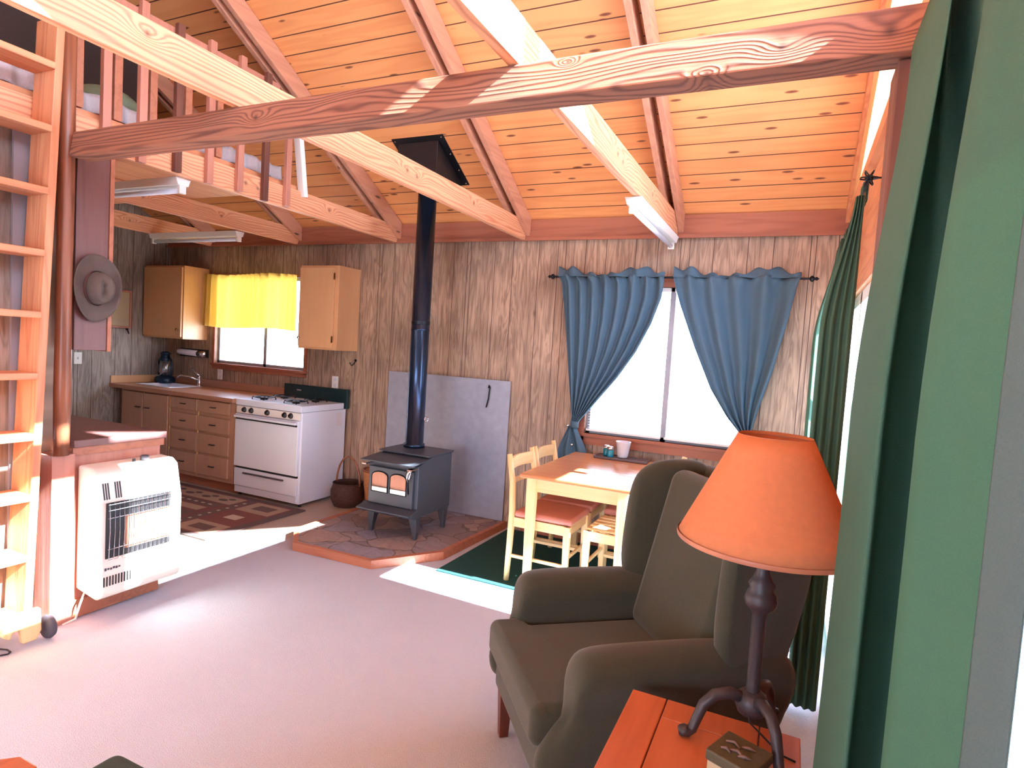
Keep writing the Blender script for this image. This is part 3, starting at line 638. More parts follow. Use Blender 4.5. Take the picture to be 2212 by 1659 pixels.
d = MB().box(x0+.008, x1-.02, y0-.024, y0-.001, .10, .265).xf(mt).build('broiler_drawer', 'white_enamel', e, .005)
MB().box(-4.58, -4.08, y0-.042, y0-.024, .222, .236).xf(mt).build('drawer_handle', 'rubber', d, .004)
MB().box(x0+.008, x1-.03, y0-.012, y0-.001, .035, .095).xf(mt).build('kick_panel', 'white_enamel', e)
for x in (x0+.03, x1-.03):
    for y in (y0+.04, y1-.06): MB().lathe([(.015, 0), (.015, .03)], (x, y, 0), 12).xf(mt).build('foot', 'dark_plastic', e)
for x in (-4.60, -4.51, -4.31, -4.10, -4.025):
    MB().lathe([(.026, 0), (.026, .004), (.019, .006), (.018, .02), (.008, .022)], (0, 0, 0), 20).xf(Matrix.Translation((x, y0-.022, .82)) @ Matrix.Rotation(hp, 4, 'X')).xf(mt).build('knob', 'dark_plastic', e, smooth=True)
MB().box(x0+.02, x1+.03, y1-.045, y1-.005, .857, 1.045).xf(mt).build('back_panel', 'backguard_green', e, .006)
MB().box(-4.52, -4.46, y1-.049, y1-.046, .985, 1.0).xf(mt).build('emblem', 'chrome', e)
for x in (-4.52, -4.12):
    for y in (4.22, 4.47):
        g = MB().lathe([(.035, 0), (.035, .012), (.02, .016)], (x, y, .915), 20).xf(mt).build('burner', 'dark_plastic', e, smooth=True)
        gm = MB(); gm.tube([(x+.085*math.cos(t), y+.085*math.sin(t), .938) for t in [2*math.pi*k/20 for k in range(21)]], .005, 6)
        for k in range(4):
            c_, s_ = math.cos(k*hp+.78), math.sin(k*hp+.78); gm.tube([(x+.03*c_, y+.03*s_, .940), (x+.10*c_, y+.10*s_, .940), (x+.105*c_, y+.105*s_, .916)], .005, 6)
        gm.xf(mt).build('grate', 'black_metal', e, smooth=True)
MB().box(x1+.0005, x1+.001, 4.53, 4.61, .70, .83).xf(mt).build('sticker', 'white_ceramic', e)
# upper cabinets
def upper(label, x0, x1, hinge, sidelab):
    e = thing('upper_cabinet', label, 'cabinet', ((x0+x1)/2, 4.55, 1.42)); mt = T(-(x0+x1)/2, -4.55, -1.42)
    MB().box(x0, x1, 4.40, 4.698, 1.42, 2.20).xf(mt).build('cabinet_body', 'upper_wood', e, .003)
    d = MB().box(x0+.012, x1-.012-(.03 if hinge else 0), 4.378, 4.399, 1.44, 2.18).xf(mt).build('door', 'upper_wood', e, .004)
    kx = x1-.05 if not hinge else x0+.035
    MB().lathe([(.006, 0), (.006, .012), (.014, .018), (.012, .026)], (0, 0, 0), 16).xf(Matrix.Translation((kx, 4.378, 1.52)) @ Matrix.Rotation(hp, 4, 'X')).xf(mt).build('knob', 'brass' if not hinge else 'chrome', d, smooth=True)
    if hinge:
        for z in (1.52, 2.10): MB().box(x1-.045, x1-.03, 4.372, 4.3775, z-.03, z+.03).xf(mt).build('hinge', 'brass', d)
    return e
upper('upper kitchen cabinet at left in the corner, hung over the sink', -6.56, -5.925, False, '')
upper('upper kitchen cabinet with visible hinges hung over the gas range', -4.30, -3.835, True, '')
# yellow cafe curtain
e = thing('cafe_curtain', 'sunlit yellow gathered half curtain over the sink window', 'curtain', (-5.26, 4.64, 1.58))
def caf(u, v):
    x = -.66+1.32*u; top = .565; amp = .018+.014*v
    sk = 0
    return Vector((x, amp*math.sin(x*70+4*math.sin(x*9))-.0, top*(1-v)+.012*math.sin(x*5)))
MB().grid(caf, 220, 14).build('panel', 'yellow_curtain', e, smooth=True)
MB().tube([(-.665, .03, .545), (.655, .03, .545)], .007, 8).build('rod', 'black_metal', e)
MB().lathe([(.012, -.01), (.018, 0), (.012, .01)], (-.672, .03, .545), 12).build('finial', 'black_metal', e, smooth=True)
# blinds
e = thing('window_blind', 'white slatted mini blind hanging in the dining window', 'blind', (-.9, 4.715, .93)); mt = T(.9, -4.715, -.93)
for (a, b_) in ((-1.49, -.895), (-.865, -.31)):
    MB().box(a, b_, 4.70, 4.73, 2.045, 2.075).xf(mt).build('headrail', 'white_plastic', e)
    sm = MB()
    for k in range(50): sm.box(a+.01, b_-.01, 4.703, 4.728, .945+.022*k, .9462+.022*k)
    sm.xf(mt).build('slats', 'white_plastic', e)
    cm = MB()
    for x in (a+.05, b_-.03): cm.tube([(x, 4.702, .93), (x, 4.702, 2.05)], .0012, 5)
    cm.xf(mt).build('cord', 'white_plastic', e)
    MB().box(a, b_, 4.70, 4.73, .92, .935).xf(mt).build('bottom_rail', 'white_plastic', e)

# blue tie-back curtains
def interp(tab, z):
    tab = sorted(tab)
    if z <= tab[0][0]: return tab[0][1]
    for (a, b_), (c_, d) in zip(tab, tab[1:]):
        if z <= c_:
            t = (z-a)/(c_-a); return b_+(d-b_)*t
    return tab[-1][1]
def tieback(label, L, Rr, ztie, xt, nf, tail):
    e = thing('window_curtain', label, 'curtain', (xt, 4.62, ztie), 0, 'blue tied back curtains of the dining window')
    def f(u, v):
        z = 2.15-(2.15-ztie)*v; a = interp(L, z); b_ = interp(Rr, z); w_ = b_-a
        x = a+w_*u; amp = .026*(1-.5*v)+.005
        gather = .012*math.sin(u*nf*2*math.pi*2.3+1)*max(0, 1-v*14)
        zz = z + (.012*math.sin(u*19)*(1 if v < .03 else 0)) + (-.10*abs(u-.5)*2*0)
        return Vector((x-xt, amp*math.sin(u*nf*2*math.pi+.8*math.sin(v*3+u*4))-.02+gather, zz-ztie))
    MB().grid(f, 150, 50).build('panel', 'blue_curtain', e, smooth=True, solid=.002)
    # ruffled heading above the rod
    def hd(u, v):
        a = interp(L, 2.15); b_ = interp(Rr, 2.15)
        return Vector((a+(b_-a)*u-xt, -.02+.022*math.sin(u*31)*(.4+v)+.01*v, 2.145-ztie+(.04+.03*math.sin(u*9+1)+.016*math.sin(u*37+2))*v))
    MB().grid(hd, 120, 4).build('heading', 'blue_curtain', e, smooth=True, solid=.002)
    b2 = MB(); b2.loft([[Vector((.035*math.cos(t), .03*math.sin(t)-.02, z)) for t in [2*math.pi*k/14 for k in range(14)]] for z in (-.025, 0, .025)])
    b2.build('tie_band', 'blue_curtain', e, smooth=True)
    def tl(u, v):
        w_ = .03+.09*min(1, v*1.6); return Vector((-.02+(u-.5)*2*w_+.02*v, -.02+.02*math.sin(u*14), -.02-tail*v))
    MB().grid(tl, 30, 12).build('tail', 'blue_curtain', e, smooth=True, solid=.002)
    for q in ((-.045, -.01), (.0, -.16)): MB().lathe([(.011, 0), (.011, .004), (.004, .007)], (0, 0, 0), 14).xf(Matrix.Translation((q[0], -.055, q[1])) @ Matrix.Rotation(hp, 4, 'X')).build('button', 'chrome', e, smooth=True)
tieback('blue curtain tied to the left side of the dining window, by the stove', [(2.15, -1.78), (2.098, -1.745), (1.765, -1.694), (1.396, -1.643), (1.03, -1.585), (.97, -1.585)], [(2.15, -.93), (2.1, -.93), (1.986, -.94), (1.794, -1.0), (1.578, -1.10), (1.373, -1.23), (1.199, -1.365), (.999, -1.52), (.97, -1.53)], .97, -1.555, 8, .30)
tieback('blue curtain tied to the right side of the dining window, by the corner', [(2.15, -.87), (2.101, -.856), (1.938, -.803), (1.637, -.68), (1.341, -.542), (1.151, -.415), (1.045, -.32), (1.0, -.30)], [(2.15, -.01), (2.118, -.025), (1.831, -.074), (1.506, -.136), (1.239, -.205), (1.053, -.245), (1.0, -.25)], 1.0, -.28, 5, .35)
e = thing('curtain_rod', 'dark iron curtain rod over the dining window', 'curtain rod', (-.89, 4.635, 2.145))
MB().tube([(-.93, 0, 0), (.93, 0, 0)], .008, 10).build('rod', 'black_metal', e)
for s_ in (-1, 1):
    MB().lathe([(.008, 0), (.02, .01), (.022, .02), (.008, .035), (.014, .045), (.003, .06)], (0, 0, 0), 14).xf(Matrix.Translation((s_*.93, 0, 0)) @ Matrix.Rotation(s_*hp, 4, 'Y')).build('finial', 'black_metal', e, smooth=True)
    MB().tube([(s_*.9, 0, 0), (s_*.9, .062, 0)], .005, 8).build('bracket', 'black_metal', e)

# ---------------------------------------------------------------- wood stove on its hearth
e = thing('hearth', 'raised flagstone hearth with wooden edging beneath the wood stove', 'hearth', (-2.7, 4.0, 0)); mt = T(2.7, -4.0, 0)
P = [(-3.40, 4.67), (-3.385, 3.50), (-3.157, 3.257), (-2.475, 3.275), (-2.17, 3.71), (-2.13, 4.67)]
inn = [(-3.36, 4.67), (-3.345, 3.515), (-3.14, 3.295), (-2.498, 3.312), (-2.21, 3.725), (-2.17, 4.67)]
MB().prism(inn, 'z', 0, .052).xf(mt).build('flagstones', 'flagstone', e)
for i in range(5):
    a, b_, c_, d = P[i], P[i+1], inn[i+1], inn[i]
    MB().prism([a, b_, c_, d], 'z', 0, .06).xf(mt).build('edging', 'trim_wood', e, .002)
e = thing('heat_shield', 'grey sheet metal panel leaning on the wall behind the stove', 'panel', (-2.8, 4.68, .054))
MB().obox((0, -.008, .605), ((1, 0, 0), (0, 1, 0), (0, 0, 1)), (.63, .004, .603)).build('metal_sheet', 'galvanized', e)
tag(MB().tube([(-2.372, 4.655, 1.19), (-2.367, 4.66, 1.215), (-2.358, 4.655, 1.20), (-2.364, 4.65, 1.10), (-2.378, 4.648, 1.03), (-2.383, 4.652, 1.025)], .006, 8).build('poker', 'black_metal', None, smooth=True), 'short black poker hanging on the grey metal panel', 'poker')
e = thing('wood_stove', 'dark cast wood stove on legs with two arched glass panes', 'wood stove', (-2.70, 4.02, .0535)); mt = T(2.70, -4.02, 0)
sx0, sx1, sy0, sy1 = -2.93, -2.475, 3.80, 4.28
MB().box(sx0, sx1, sy0, sy1, .17, .50).prism([(sy0, .50), (sy0, .565), (sy0+.18, .615), (sy1, .615), (sy1, .50)], 'x', sx0, sx1).xf(mt).build('firebox_body', 'stove_iron', e, .006)
MB().prism([(sy0-.10, .575), (sy0-.10, .585), (sy0+.14, .605), (sy0+.14, .590)], 'x', sx0-.01, sx1+.005).xf(mt).build('front_shelf', 'stove_iron', e, .002)
MB().box(sx0-.008, sx1+.008, sy0+.12, sy1+.01, .617, .632).xf(mt).build('top_plate', 'stove_iron', e, .003)
d = MB().box(sx0+.02, sx1-.03, sy0-.03, sy0-.001, .24, .525).xf(mt).build('door', 'stove_iron', e, .006)
for a, b_ in ((-2.875, -2.73), (-2.705, -2.56)):
    poly = [(a, .335), (b_, .335)]+[((a+b_)/2+(b_-a)/2*math.cos(t), .455+.035*math.sin(t)) for t in [math.pi*k/12 for k in range(13)]]
    MB().prism(poly, 'y', sy0-.036, sy0-.031).xf(mt).build('glass_pane', 'stove_glass', d)
    fr = MB(); n_ = len(poly); fr.tube([(p[0], sy0-.034, p[1]) for p in poly+[poly[0]]], .005, 6); fr.xf(mt).build('pane_rim', 'black_metal', d, smooth=True)
MB().tube([(-2.525, sy0-.05, .36), (-2.525, sy0-.06, .44), (-2.522, sy0-.06, .47)], .006, 8).xf(mt).build('handle_rod', 'black_metal', d, smooth=True)
MB().lathe([(.010, 0), (.018, .03), (.024, .06), (.018, .09), (.006, .098)], (-2.522, sy0-.06, .455), 16).xf(mt).build('coil_handle', 'chrome', d, smooth=True)
MB().prism([(sy0-.12, .205), (sy0-.12, .215), (sy0, .240), (sy0, .17), (sy0-.04, .17)], 'x', sx0-.02, sx1+.01).xf(mt).build('ash_lip', 'stove_iron', e, .003)
for x in (sx0+.015, sx1-.025): MB().obox((x, sy0-.045, .548), ((1, 0, 0), (0, 1, 0), (0, 0, 1)), (.02, .045, .006)).xf(mt).build('shelf_bracket', 'chrome', e, .002)
for x, q in ((sx0+.035, -1), (sx1-.035, 1)):
    for y in (sy0+.03, sy1-.05):
        lm = MB(); R4 = lambda x_, y_, h_, z_: [Vector((x_-h_, y_-h_, z_)), Vector((x_+h_, y_-h_, z_)), Vector((x_+h_, y_+h_, z_)), Vector((x_-h_, y_+h_, z_))]
        lm.loft([R4(x+q*.012, y, .014, .0), R4(x+q*.01, y, .018, .04), R4(x, y, .034, .165), R4(x, y, .034, .172)])
        lm.xf(T(2.70, -4.02, 0)).build('leg', 'stove_iron', e, .004)
e2 = thing('stovepipe', 'tall black stovepipe rising from the wood stove to the ceiling', 'stovepipe', (-2.775, 4.17, .688))
MB().lathe([(.086, 0), (.086, .03), (.074, .032), (.074, .95), (.076, .952), (.076, .965), (.0745, .967), (.0745, 2.069)], (0, 0, 0), 40).build('pipe', 'pipe_black', e2, smooth=True)
MB().lathe([(.0762, .002), (.0762, .028)], (0, 0, 1.0), 40, cap=False).build('seam', 'black_metal', e2, smooth=True)
e2c = MB().tube([(-.095, 0, .24), (.11, -.01, .24)], .004, 8).build('damper_rod', 'chrome', e2)
MB().tube([(.11+.018*math.cos(t), -.01+.006*math.sin(t), .24+.018*math.sin(t)) for t in [2*math.pi*k/14 for k in range(15)]], .005, 6).build('damper_handle', 'chrome', e2, smooth=True)
e = thing('ceiling_support_box', 'black metal box where the stovepipe enters the sloping ceiling', 'flue box', (-2.70, 4.08, 2.95)); mt = T(2.70, -4.08, -2.95)
MB().prism([(3.865, rz_(3.865)-.006), (4.30, rz_(4.30)-.006), (4.30, rz_(4.30)-.001), (3.865, rz_(3.865)-.001)], 'x', -2.925, -2.47).xf(mt).build('flange', 'black_metal', e)
MB().prism([(3.90, rz_(3.90)-.007), (4.26, rz_(4.26)-.007), (4.26, 2.76), (3.90, 2.76)], 'x', -2.885, -2.53).xf(mt).build('box', 'dark_plastic', e, .003)
sm = MB()
for x in (-2.90, -2.49):
    for y in (3.88, 4.02, 4.16, 4.28): sm.lathe([(.006, -.006), (.006, 0)], (x, y, rz_(y)-.006), 8)
sm.xf(mt).build('screws', 'chrome', e)
# baskets
def ring_grid(prof, n=40):
    def f(u, v):
        k = v*(len(prof)-1); i = min(int(k), len(prof)-2); t = k-i; r = prof[i][0]*(1-t)+prof[i+1][0]*t; z = prof[i][1]*(1-t)+prof[i+1][1]*t
        a = 2*math.pi*u; w_ = 1+.02*math.sin(a*n/2)*(.5); return Vector((r*w_*math.cos(a), r*w_*math.sin(a), z))
    return f
e = thing('basket', 'dark woven basket with an arched handle beside the gas range', 'basket', (-3.66, 4.44, 0))
MB().grid(ring_grid([(.001, .006), (.12, .004), (.145, .06), (.15, .14), (.13, .20), (.135, .215)]), 48, 20).build('basket_body', 'basket_dark', e, smooth=True, solid=.008)
MB().tube([(.135*math.cos(t)*1.0, .0, .19+.26*math.sin(t)) for t in [math.pi*k/18 for k in range(19)]], .009, 8).build('handle', 'pole_wood', e, smooth=True)
e = thing('basket', 'tan wicker basket tucked behind the left side of the wood stove', 'basket', (-3.365, 4.50, .0605))
MB().grid(ring_grid([(.001, .006), (.10, .004), (.12, .14), (.135, .29), (.14, .30)]), 48, 20).build('basket_body', 'basket_tan', e, smooth=True, solid=.008)
MB().tube([(.14*math.cos(t), .14*math.sin(t), .302) for t in [2*math.pi*k/30 for k in range(31)]], .008, 6).build('rim', 'pole_wood', e, smooth=True)

# kitchen rug with southwestern pattern (pieces woven in, one flat rug)
e = thing('kitchen_rug', 'patterned brown kitchen rug in front of the gas range', 'rug', (-4.5, 3.6, 0)); mt = T(4.5, -3.6, 0)
for nm, c_ in (('rug_border', (112, 98, 96)), ('rug_tan', (186, 162, 142)), ('rug_red', (140, 94, 90)), ('rug_brown', (124, 102, 98)), ('rug_cream', (214, 198, 180))): fabric(nm, c_, bs=400, strength=.4, var=.15)
MB().box(-5.5, -3.80, 3.05, 4.06, .0, .008).xf(mt).build('rug_base', 'rug_border', e)
MB().box(-5.42, -3.88, 3.11, 4.0, .008, .0095).xf(mt).build('rug_field', 'rug_red', e)
mb = MB().box(-5.40, -4.42, 3.78, 3.98, .0095, .0105).box(-4.28, -3.90, 3.72, 3.98, .0095, .0105).box(-4.28, -3.90, 3.13, 3.36, .0095, .0105).box(-5.40, -4.42, 3.13, 3.30, .0095, .0105).box(-5.35, -4.5, 3.52, 3.62, .0095, .0105)
mb.xf(mt).build('rug_blocks', 'rug_tan', e)
mb = MB().box(-5.40, -4.45, 3.64, 3.76, .0095, .0107).box(-5.4, -4.45, 3.34, 3.48, .0095, .0107).box(-4.40, -4.30, 3.11, 4.0, .0095, .0107).box(-4.18, -3.98, 3.80, 3.92, .0105, .0115).box(-4.18, -3.98, 3.19, 3.30, .0105, .0115)
mb.xf(mt).build('rug_bars', 'rug_brown', e)
mb = MB()
for k in range(9): mb.box(-4.36, -4.335, 3.15+.09*k, 3.175+.09*k, .0107, .0115)
for k in range(9): mb.box(-5.3+.09*k, -5.26+.09*k, 3.69, 3.71, .0107, .0115)
mb.box(-4.16, -4.02, 3.50, 3.60, .0095, .0105)
mb.xf(mt).build('rug_dots', 'rug_cream', e)
for k in range(4):
    mb = MB()
    mb.prism([(-5.25+.22*k+.05*math.cos(t), 3.86+.03*math.sin(t)) for t in [2*math.pi*j/14 for j in range(14)]], 'z', .0105, .0115)
    mb.prism([(-5.19+.22*k+.04*math.cos(t), 3.91+.025*math.sin(t)) for t in [2*math.pi*j/14 for j in range(14)]], 'z', .0105, .0115)
    mb.xf(mt).build('rug_ovals', 'rug_border', e)
# green rug under the dining set
tag(MB().box(-2.10, -.28, 3.50, 4.66, 0, .008).build('dining_rug', 'green_rug'), 'dark green rug under the dining table', 'rug')

# ---------------------------------------------------------------- fluorescent lights
def strip(label, c, rz):
    e = thing('fluorescent_light', label, 'ceiling light', c, rz)
    MB().prism([(-.05, 0), (.05, 0), (.035, -.045), (-.035, -.045)], 'x', -.60, .60).build('housing', 'white_plastic', e, .003)
    MB().tube([(-.57, 0, -.072), (.57, 0, -.072)], .016, 14).build('tube', 'white_enamel', e, smooth=True)
    for s_ in (-1, 1): MB().box(s_*.585-.012, s_*.585+.012, -.022, .022, -.092, -.04).build('end_socket', 'white_plastic', e, .003)
strip('fluorescent strip light under the loft, nearest the ladder', (-4.04, 2.53, 2.447), 0)
strip('fluorescent strip light over the kitchen sink', (-5.26, 4.0, 2.447), 0)
strip('fluorescent strip light under the sunlit tie beam', (-.905, 4.03, 2.444), hp)

# ---------------------------------------------------------------- wall bits
def plate(label, cx, cz, kind, left=False):
    e = thing('outlet' if kind == 'o' else 'light_switch', label, 'outlet' if kind == 'o' else 'switch', (cx, FW-.001, cz) if not left else (LW+.001, cx, cz), 0 if not left else hp)
    MB().box(-.038, .038, -.006, 0, -.06, .06).build('cover_plate', 'white_plastic', e, .003)
    d = MB()
    if kind == 'o':
        for z in (-.028, .028): d.box(-.016, .016, -.009, -.006, z-.016, z+.016)
        d.build('socket', 'white_ceramic', e, .002)
    else: MB().box(-.005, .005, -.016, -.006, -.012, .012).build('toggle', 'white_ceramic', e)
plate('outlet on the wall below the sink window', -5.70, 1.06, 'o'); plate('outlet on the wall above the gas range back panel', -4.09, 1.10, 'o'); plate('light switch on the left kitchen wall', 3.725, 1.17, 's', True)
e = thing('flashlight', 'white flashlight held on the wall under the corner cabinet', 'flashlight', (-6.12, FW-.035, 1.268))
MB().tube([(-.22, 0, .006), (-.20, 0, .005), (.10, 0, -.003)], [.028, .032, .032], 16).build('barrel', 'white_ceramic', e, smooth=True)
MB().tube([(.105, 0, -.003), (.20, 0, -.007), (.215, 0, -.008)], [.034, .036, .030], 16).build('lens_head', 'chrome', e, smooth=True)
MB().box(-.24, .23, .028, .034, -.045, .045).build('holder', 'dark_plastic', e, .004)
def hook(label, loc, rz):
    e = thing('wall_hook', label, 'hook', loc, rz)
    MB().tube([(0, 0, .03), (0, -.02, 0), (-.01, -.045, -.02), (-.02, -.055, 0), (-.022, -.05, .01)], .005, 8).build('hook_arm', 'black_metal', e, smooth=True)
    MB().lathe([(.014, 0), (.012, .005)], (0, 0, 0), 12).xf(Matrix.Translation((0, 0, .03)) @ Matrix.Rotation(hp, 4, 'X')).build('mount', 'black_metal', e)
hook('small iron hook on the wall above the right edge of the range', (-3.852, FW-.001, 1.30), 0)
hook('iron hook on the left kitchen wall below the framed board', (LW+.001, 4.22, 1.46), hp)
e = thing('framed_board', 'cream board in a thin red brown frame on the left kitchen wall', 'frame', (LW+.012, 4.05, 1.70))
MB().box(-.010, 0, -.18, .18, -.18, .18).build('board', 'board_cream', e)
fm = MB(); fm.box(-.010, .012, -.20, -.18, -.20, .20).box(-.010, .012, .18, .20, -.20, .20).box(-.010, .012, -.18, .18, .18, .20).box(-.010, .012, -.18, .18, -.20, -.18)
fm.build('frame', 'red_panel', e, .004)

# ---------------------------------------------------------------- dining set
e = thing('dining_table', 'light wood dining table with glossy top by the window', 'table', (-1.155, 4.08, 0)); mt = T(1.155, -4.08, 0)
MB().box(-1.52, -.80, 3.49, 4.56, .735, .762).xf(mt).build('tabletop', 'dining_top', e, .008, seg=3)
MB().box(-1.44, -.88, 3.55, 3.57, .645, .733).box(-1.44, -.88, 4.48, 4.50, .645, .733).box(-1.46, -1.44, 3.57, 4.48, .645, .733).box(-.88, -.86, 3.57, 4.48, .645, .733).xf(mt).build('apron', 'pale_X', e)
for x in (-1.455, -.865):
    for y in (3.555, 4.495):
        lm = MB(); q = .029
        lm.loft([[Vector((x-q*s_, y-q*s_, z)), Vector((x+q*s_, y-q*s_, z)), Vector((x+q*s_, y+q*s_, z)), Vector((x-q*s_, y+q*s_, z))] for s_, z in ((.75, .009), (1, .60), (1, .733))])
        lm.xf(mt).build('leg', 'pale_Z', e, .004)
def dining_chair(label, x, y, rz, slat=False):
    e = thing('dining_chair', label, 'chair', (x, y, .009), rz, 'dining chairs around the table')
    for s_ in (-1, 1):
        MB().tube([(-.215, s_*.185, 0), (-.205, s_*.185, .25), (-.20, s_*.185, .45), (-.21, s_*.185, .66), (-.245, s_*.185, .84)], [.019, .023, .024, .022, .018], 8).build('back_post', 'pale_Z', e, smooth=True)
        MB().loft([[Vector((.19-q, s_*.185-q, z)), Vector((.19+q, s_*.185-q, z)), Vector((.19+q, s_*.185+q, z)), Vector((.19-q, s_*.185+q, z))] for q, z in ((.015, 0), (.021, .36), (.021, .43))]).build('leg', 'pale_Z', e, .003)
        MB().bar((-.19, s_*.185, .40), (.19, s_*.185, .40), .02, .06).build('seat_rail', 'pale_X', e)
        MB().bar((-.19, s_*.185, .17), (.19, s_*.185, .17), .016, .022).build('stretcher', 'pale_X', e, .003)
    MB().bar((.19, -.17, .40), (.19, .17, .40), .02, .06).build('seat_rail', 'pale_Y', e)
    MB().bar((.19, -.17, .22), (.19, .17, .22), .016, .022).build('stretcher', 'pale_Y', e, .003)
    for z0, z1, n_ in ((.735, .815, 'top_slat'), (.63, .66, 'lower_slat')):
        def f(u, v, z0=z0, z1=z1): return Vector((-.225-.03*math.sin(math.pi*u)-(.05*(z0-.63)), -.17+.34*u, z0+(z1-z0)*v))
        MB().grid(f, 12, 1).build(n_, 'pale_Y', e, solid=.016)
    if slat:
        for k in range(5): MB().box(-.18, .20, -.17+.072*k, -.118+.072*k, .432, .446).build('seat_slat', 'pale_X', e, .003)
    else:
        MB().box(-.185, .215, -.195, .195, .432, .475).build('seat_cushion', 'seat_fabric', e, .02, seg=4)
dining_chair('pale wood dining chair with red seat at the near left of the table', -1.41, 3.80, 0)
dining_chair('pale wood dining chair with red seat at the far left of the table', -1.41, 4.23, 0)
dining_chair('pale wood dining chair with red seat at the far right of the table', -.90, 4.235, math.pi)
dining_chair('pale wood dining chair with slatted seat at the near right of the table', -.90, 3.80, math.pi, True)
e = thing('serving_tray', 'dark brown tray on the dining table near the window', 'tray', (-1.12, 4.47, .763), math.radians(2))
MB().box(-.20, .20, -.075, .075, 0, .012).build('tray_base', 'tray_brown', e, .004)
MB().box(-.20, -.19, -.075, .075, .012, .018).box(.19, .20, -.075, .075, .012, .018).box(-.19, .19, -.075, -.067, .012, .018).box(-.19, .19, .067, .075, .012, .018).build('tray_rim', 'tray_brown', e)
for (x, y, lab) in ((-1.205, 4.44, 'teal shaker with silver lid in front on the tray'), (-1.245, 4.485, 'teal shaker with silver lid behind the other on the tray')):
    e = thing('shaker', lab, 'shaker', (x, y, .776), 0, 'salt and pepper shakers')
    MB().lathe([(.024, 0), (.026, .01), (.026, .05), (.022, .056)], (0, 0, 0), 20).build('shaker_body', 'teal_ceramic', e, smooth=True)
    MB().lathe([(.023, .0565), (.025, .06), (.025, .075), (.015, .082)], (0, 0, 0), 20).build('lid', 'chrome', e, smooth=True)
tag(MB().lathe([(.001, .002), (.036, .002), (.04, .01), (.055, .118), (.058, .122), (.052, .122), (.037, .015), (.001, .012)], (-1.12, 4.485, .776), 28, cap=False).build('cup', 'white_ceramic', None, smooth=True), 'white tapered cup on the tray by the shakers', 'cup')

# ---------------------------------------------------------------- green wing armchair
ang = math.atan2(-.74, .67)
e = thing('wing_armchair', 'dark olive green wing armchair facing the room beside the end table', 'armchair', (-.80, 1.92, 0), ang-math.radians(3))
F = 'chair_fabric'
MB().prism([(-.31, .0), (.31, .0), (.30, .60), (-.30, .66)], 'z', .19, .345).build('seat_base', F, e, .03, seg=5)
mb = MB(); P8 = [(-.315, -.035), (.315, -.035), (.315, .10), (.25, .12), (.25, .62), (-.25, .62), (-.25, .12), (-.315, .10)]
mb.prism(P8, 'z', .335, .47); mb.build('seat_cushion', F, e, .045, seg=6)
def arm(sgn):
    rings = []
    prof = [(-.062, .20), (-.062, .36), (-.062, .48), (-.078, .53), (-.088, .575), (-.080, .615), (-.05, .645), (-.0, .655), (.05, .645), (.080, .615), (.085, .575), (.070, .53), (.058, .48), (.058, .36), (.058, .20)]
    for y, sc_, dz in ((.0, .30, 0), (.005, .72, 0), (.03, .93, 0), (.08, 1, 0), (.3, 1, 0), (.5, 1, -.0), (.68, .98, -.02), (.79, .92, -.05)):
        r = []
        for x, z in prof:
            cz = .42; zz = cz+(z-cz)*(sc_ if y < .04 else 1)+dz*(z > .4)
            yy = y+(.07 if z > .45 else (.07*max(0, (z-.3))/.15 if z > .3 else 0.0)) - .03*(z < .3)
            r.append(Vector((sgn*(.325+x*sc_*.98), yy, zz)))
        rings.append(r if sgn > 0 else r[::-1])
    mb = MB().loft(rings); mb.build('armrest', F, e, smooth=True, sub=2)
arm(-1); arm(1)
def rbox(w_, y0, z0, y1, z1, th, name, bev=.05, wt=None):
    d = Vector((0, y1-y0, z1-z0)); nrm = Vector((0, -(z1-z0), (y1-y0))).normalized(); c_ = Vector((0, (y0+y1)/2, (z0+z1)/2))
    MB().obox(c_, ((1, 0, 0), nrm, d), (w_, th/2, d.length/2)).build(name, F, e, bev, seg=6)
rbox(.27, .60, .44, .755, 1.09, .13, 'back_cushion', .055)
rbox(.335, .75, .20, .89, 1.10, .09, 'back_frame', .04)
def wing(sgn):
    prof = [(.78, .50), (.66, .52), (.56, .56), (.53, .66), (.535, .80), (.545, .95), (.565, 1.06), (.64, 1.12), (.78, 1.13), (.91, 1.115), (.89, .9), (.85, .7)]
    rings = []
    for t, s_ in ((-.045, .80), (-.038, .93), (-.02, 1.0), (.02, 1.0), (.038, .93), (.045, .80)):
        cy_, cz_ = .71, .83
        rings.append([Vector((.02+sgn*(.31+t+.05*max(0, (.70-y))/.2), cy_+(y-cy_)*s_, cz_+(z-cz_)*s_)) for y, z in prof])
    MB().loft(rings if sgn > 0 else [r[::-1] for r in rings]).build('wing', F, e, smooth=True, sub=2)
wing(-1); wing(1)
for x, y in ((-.27, .04), (.27, .04), (-.27, .62), (.27, .62)):
    MB().loft([[Vector((x-q, y-q, z)), Vector((x+q, y-q, z)), Vector((x+q, y+q, z)), Vector((x-q, y+q, z))] for q, z in ((.018, 0), (.026, .19))]).build('leg', 'chair_leg', e, .003)

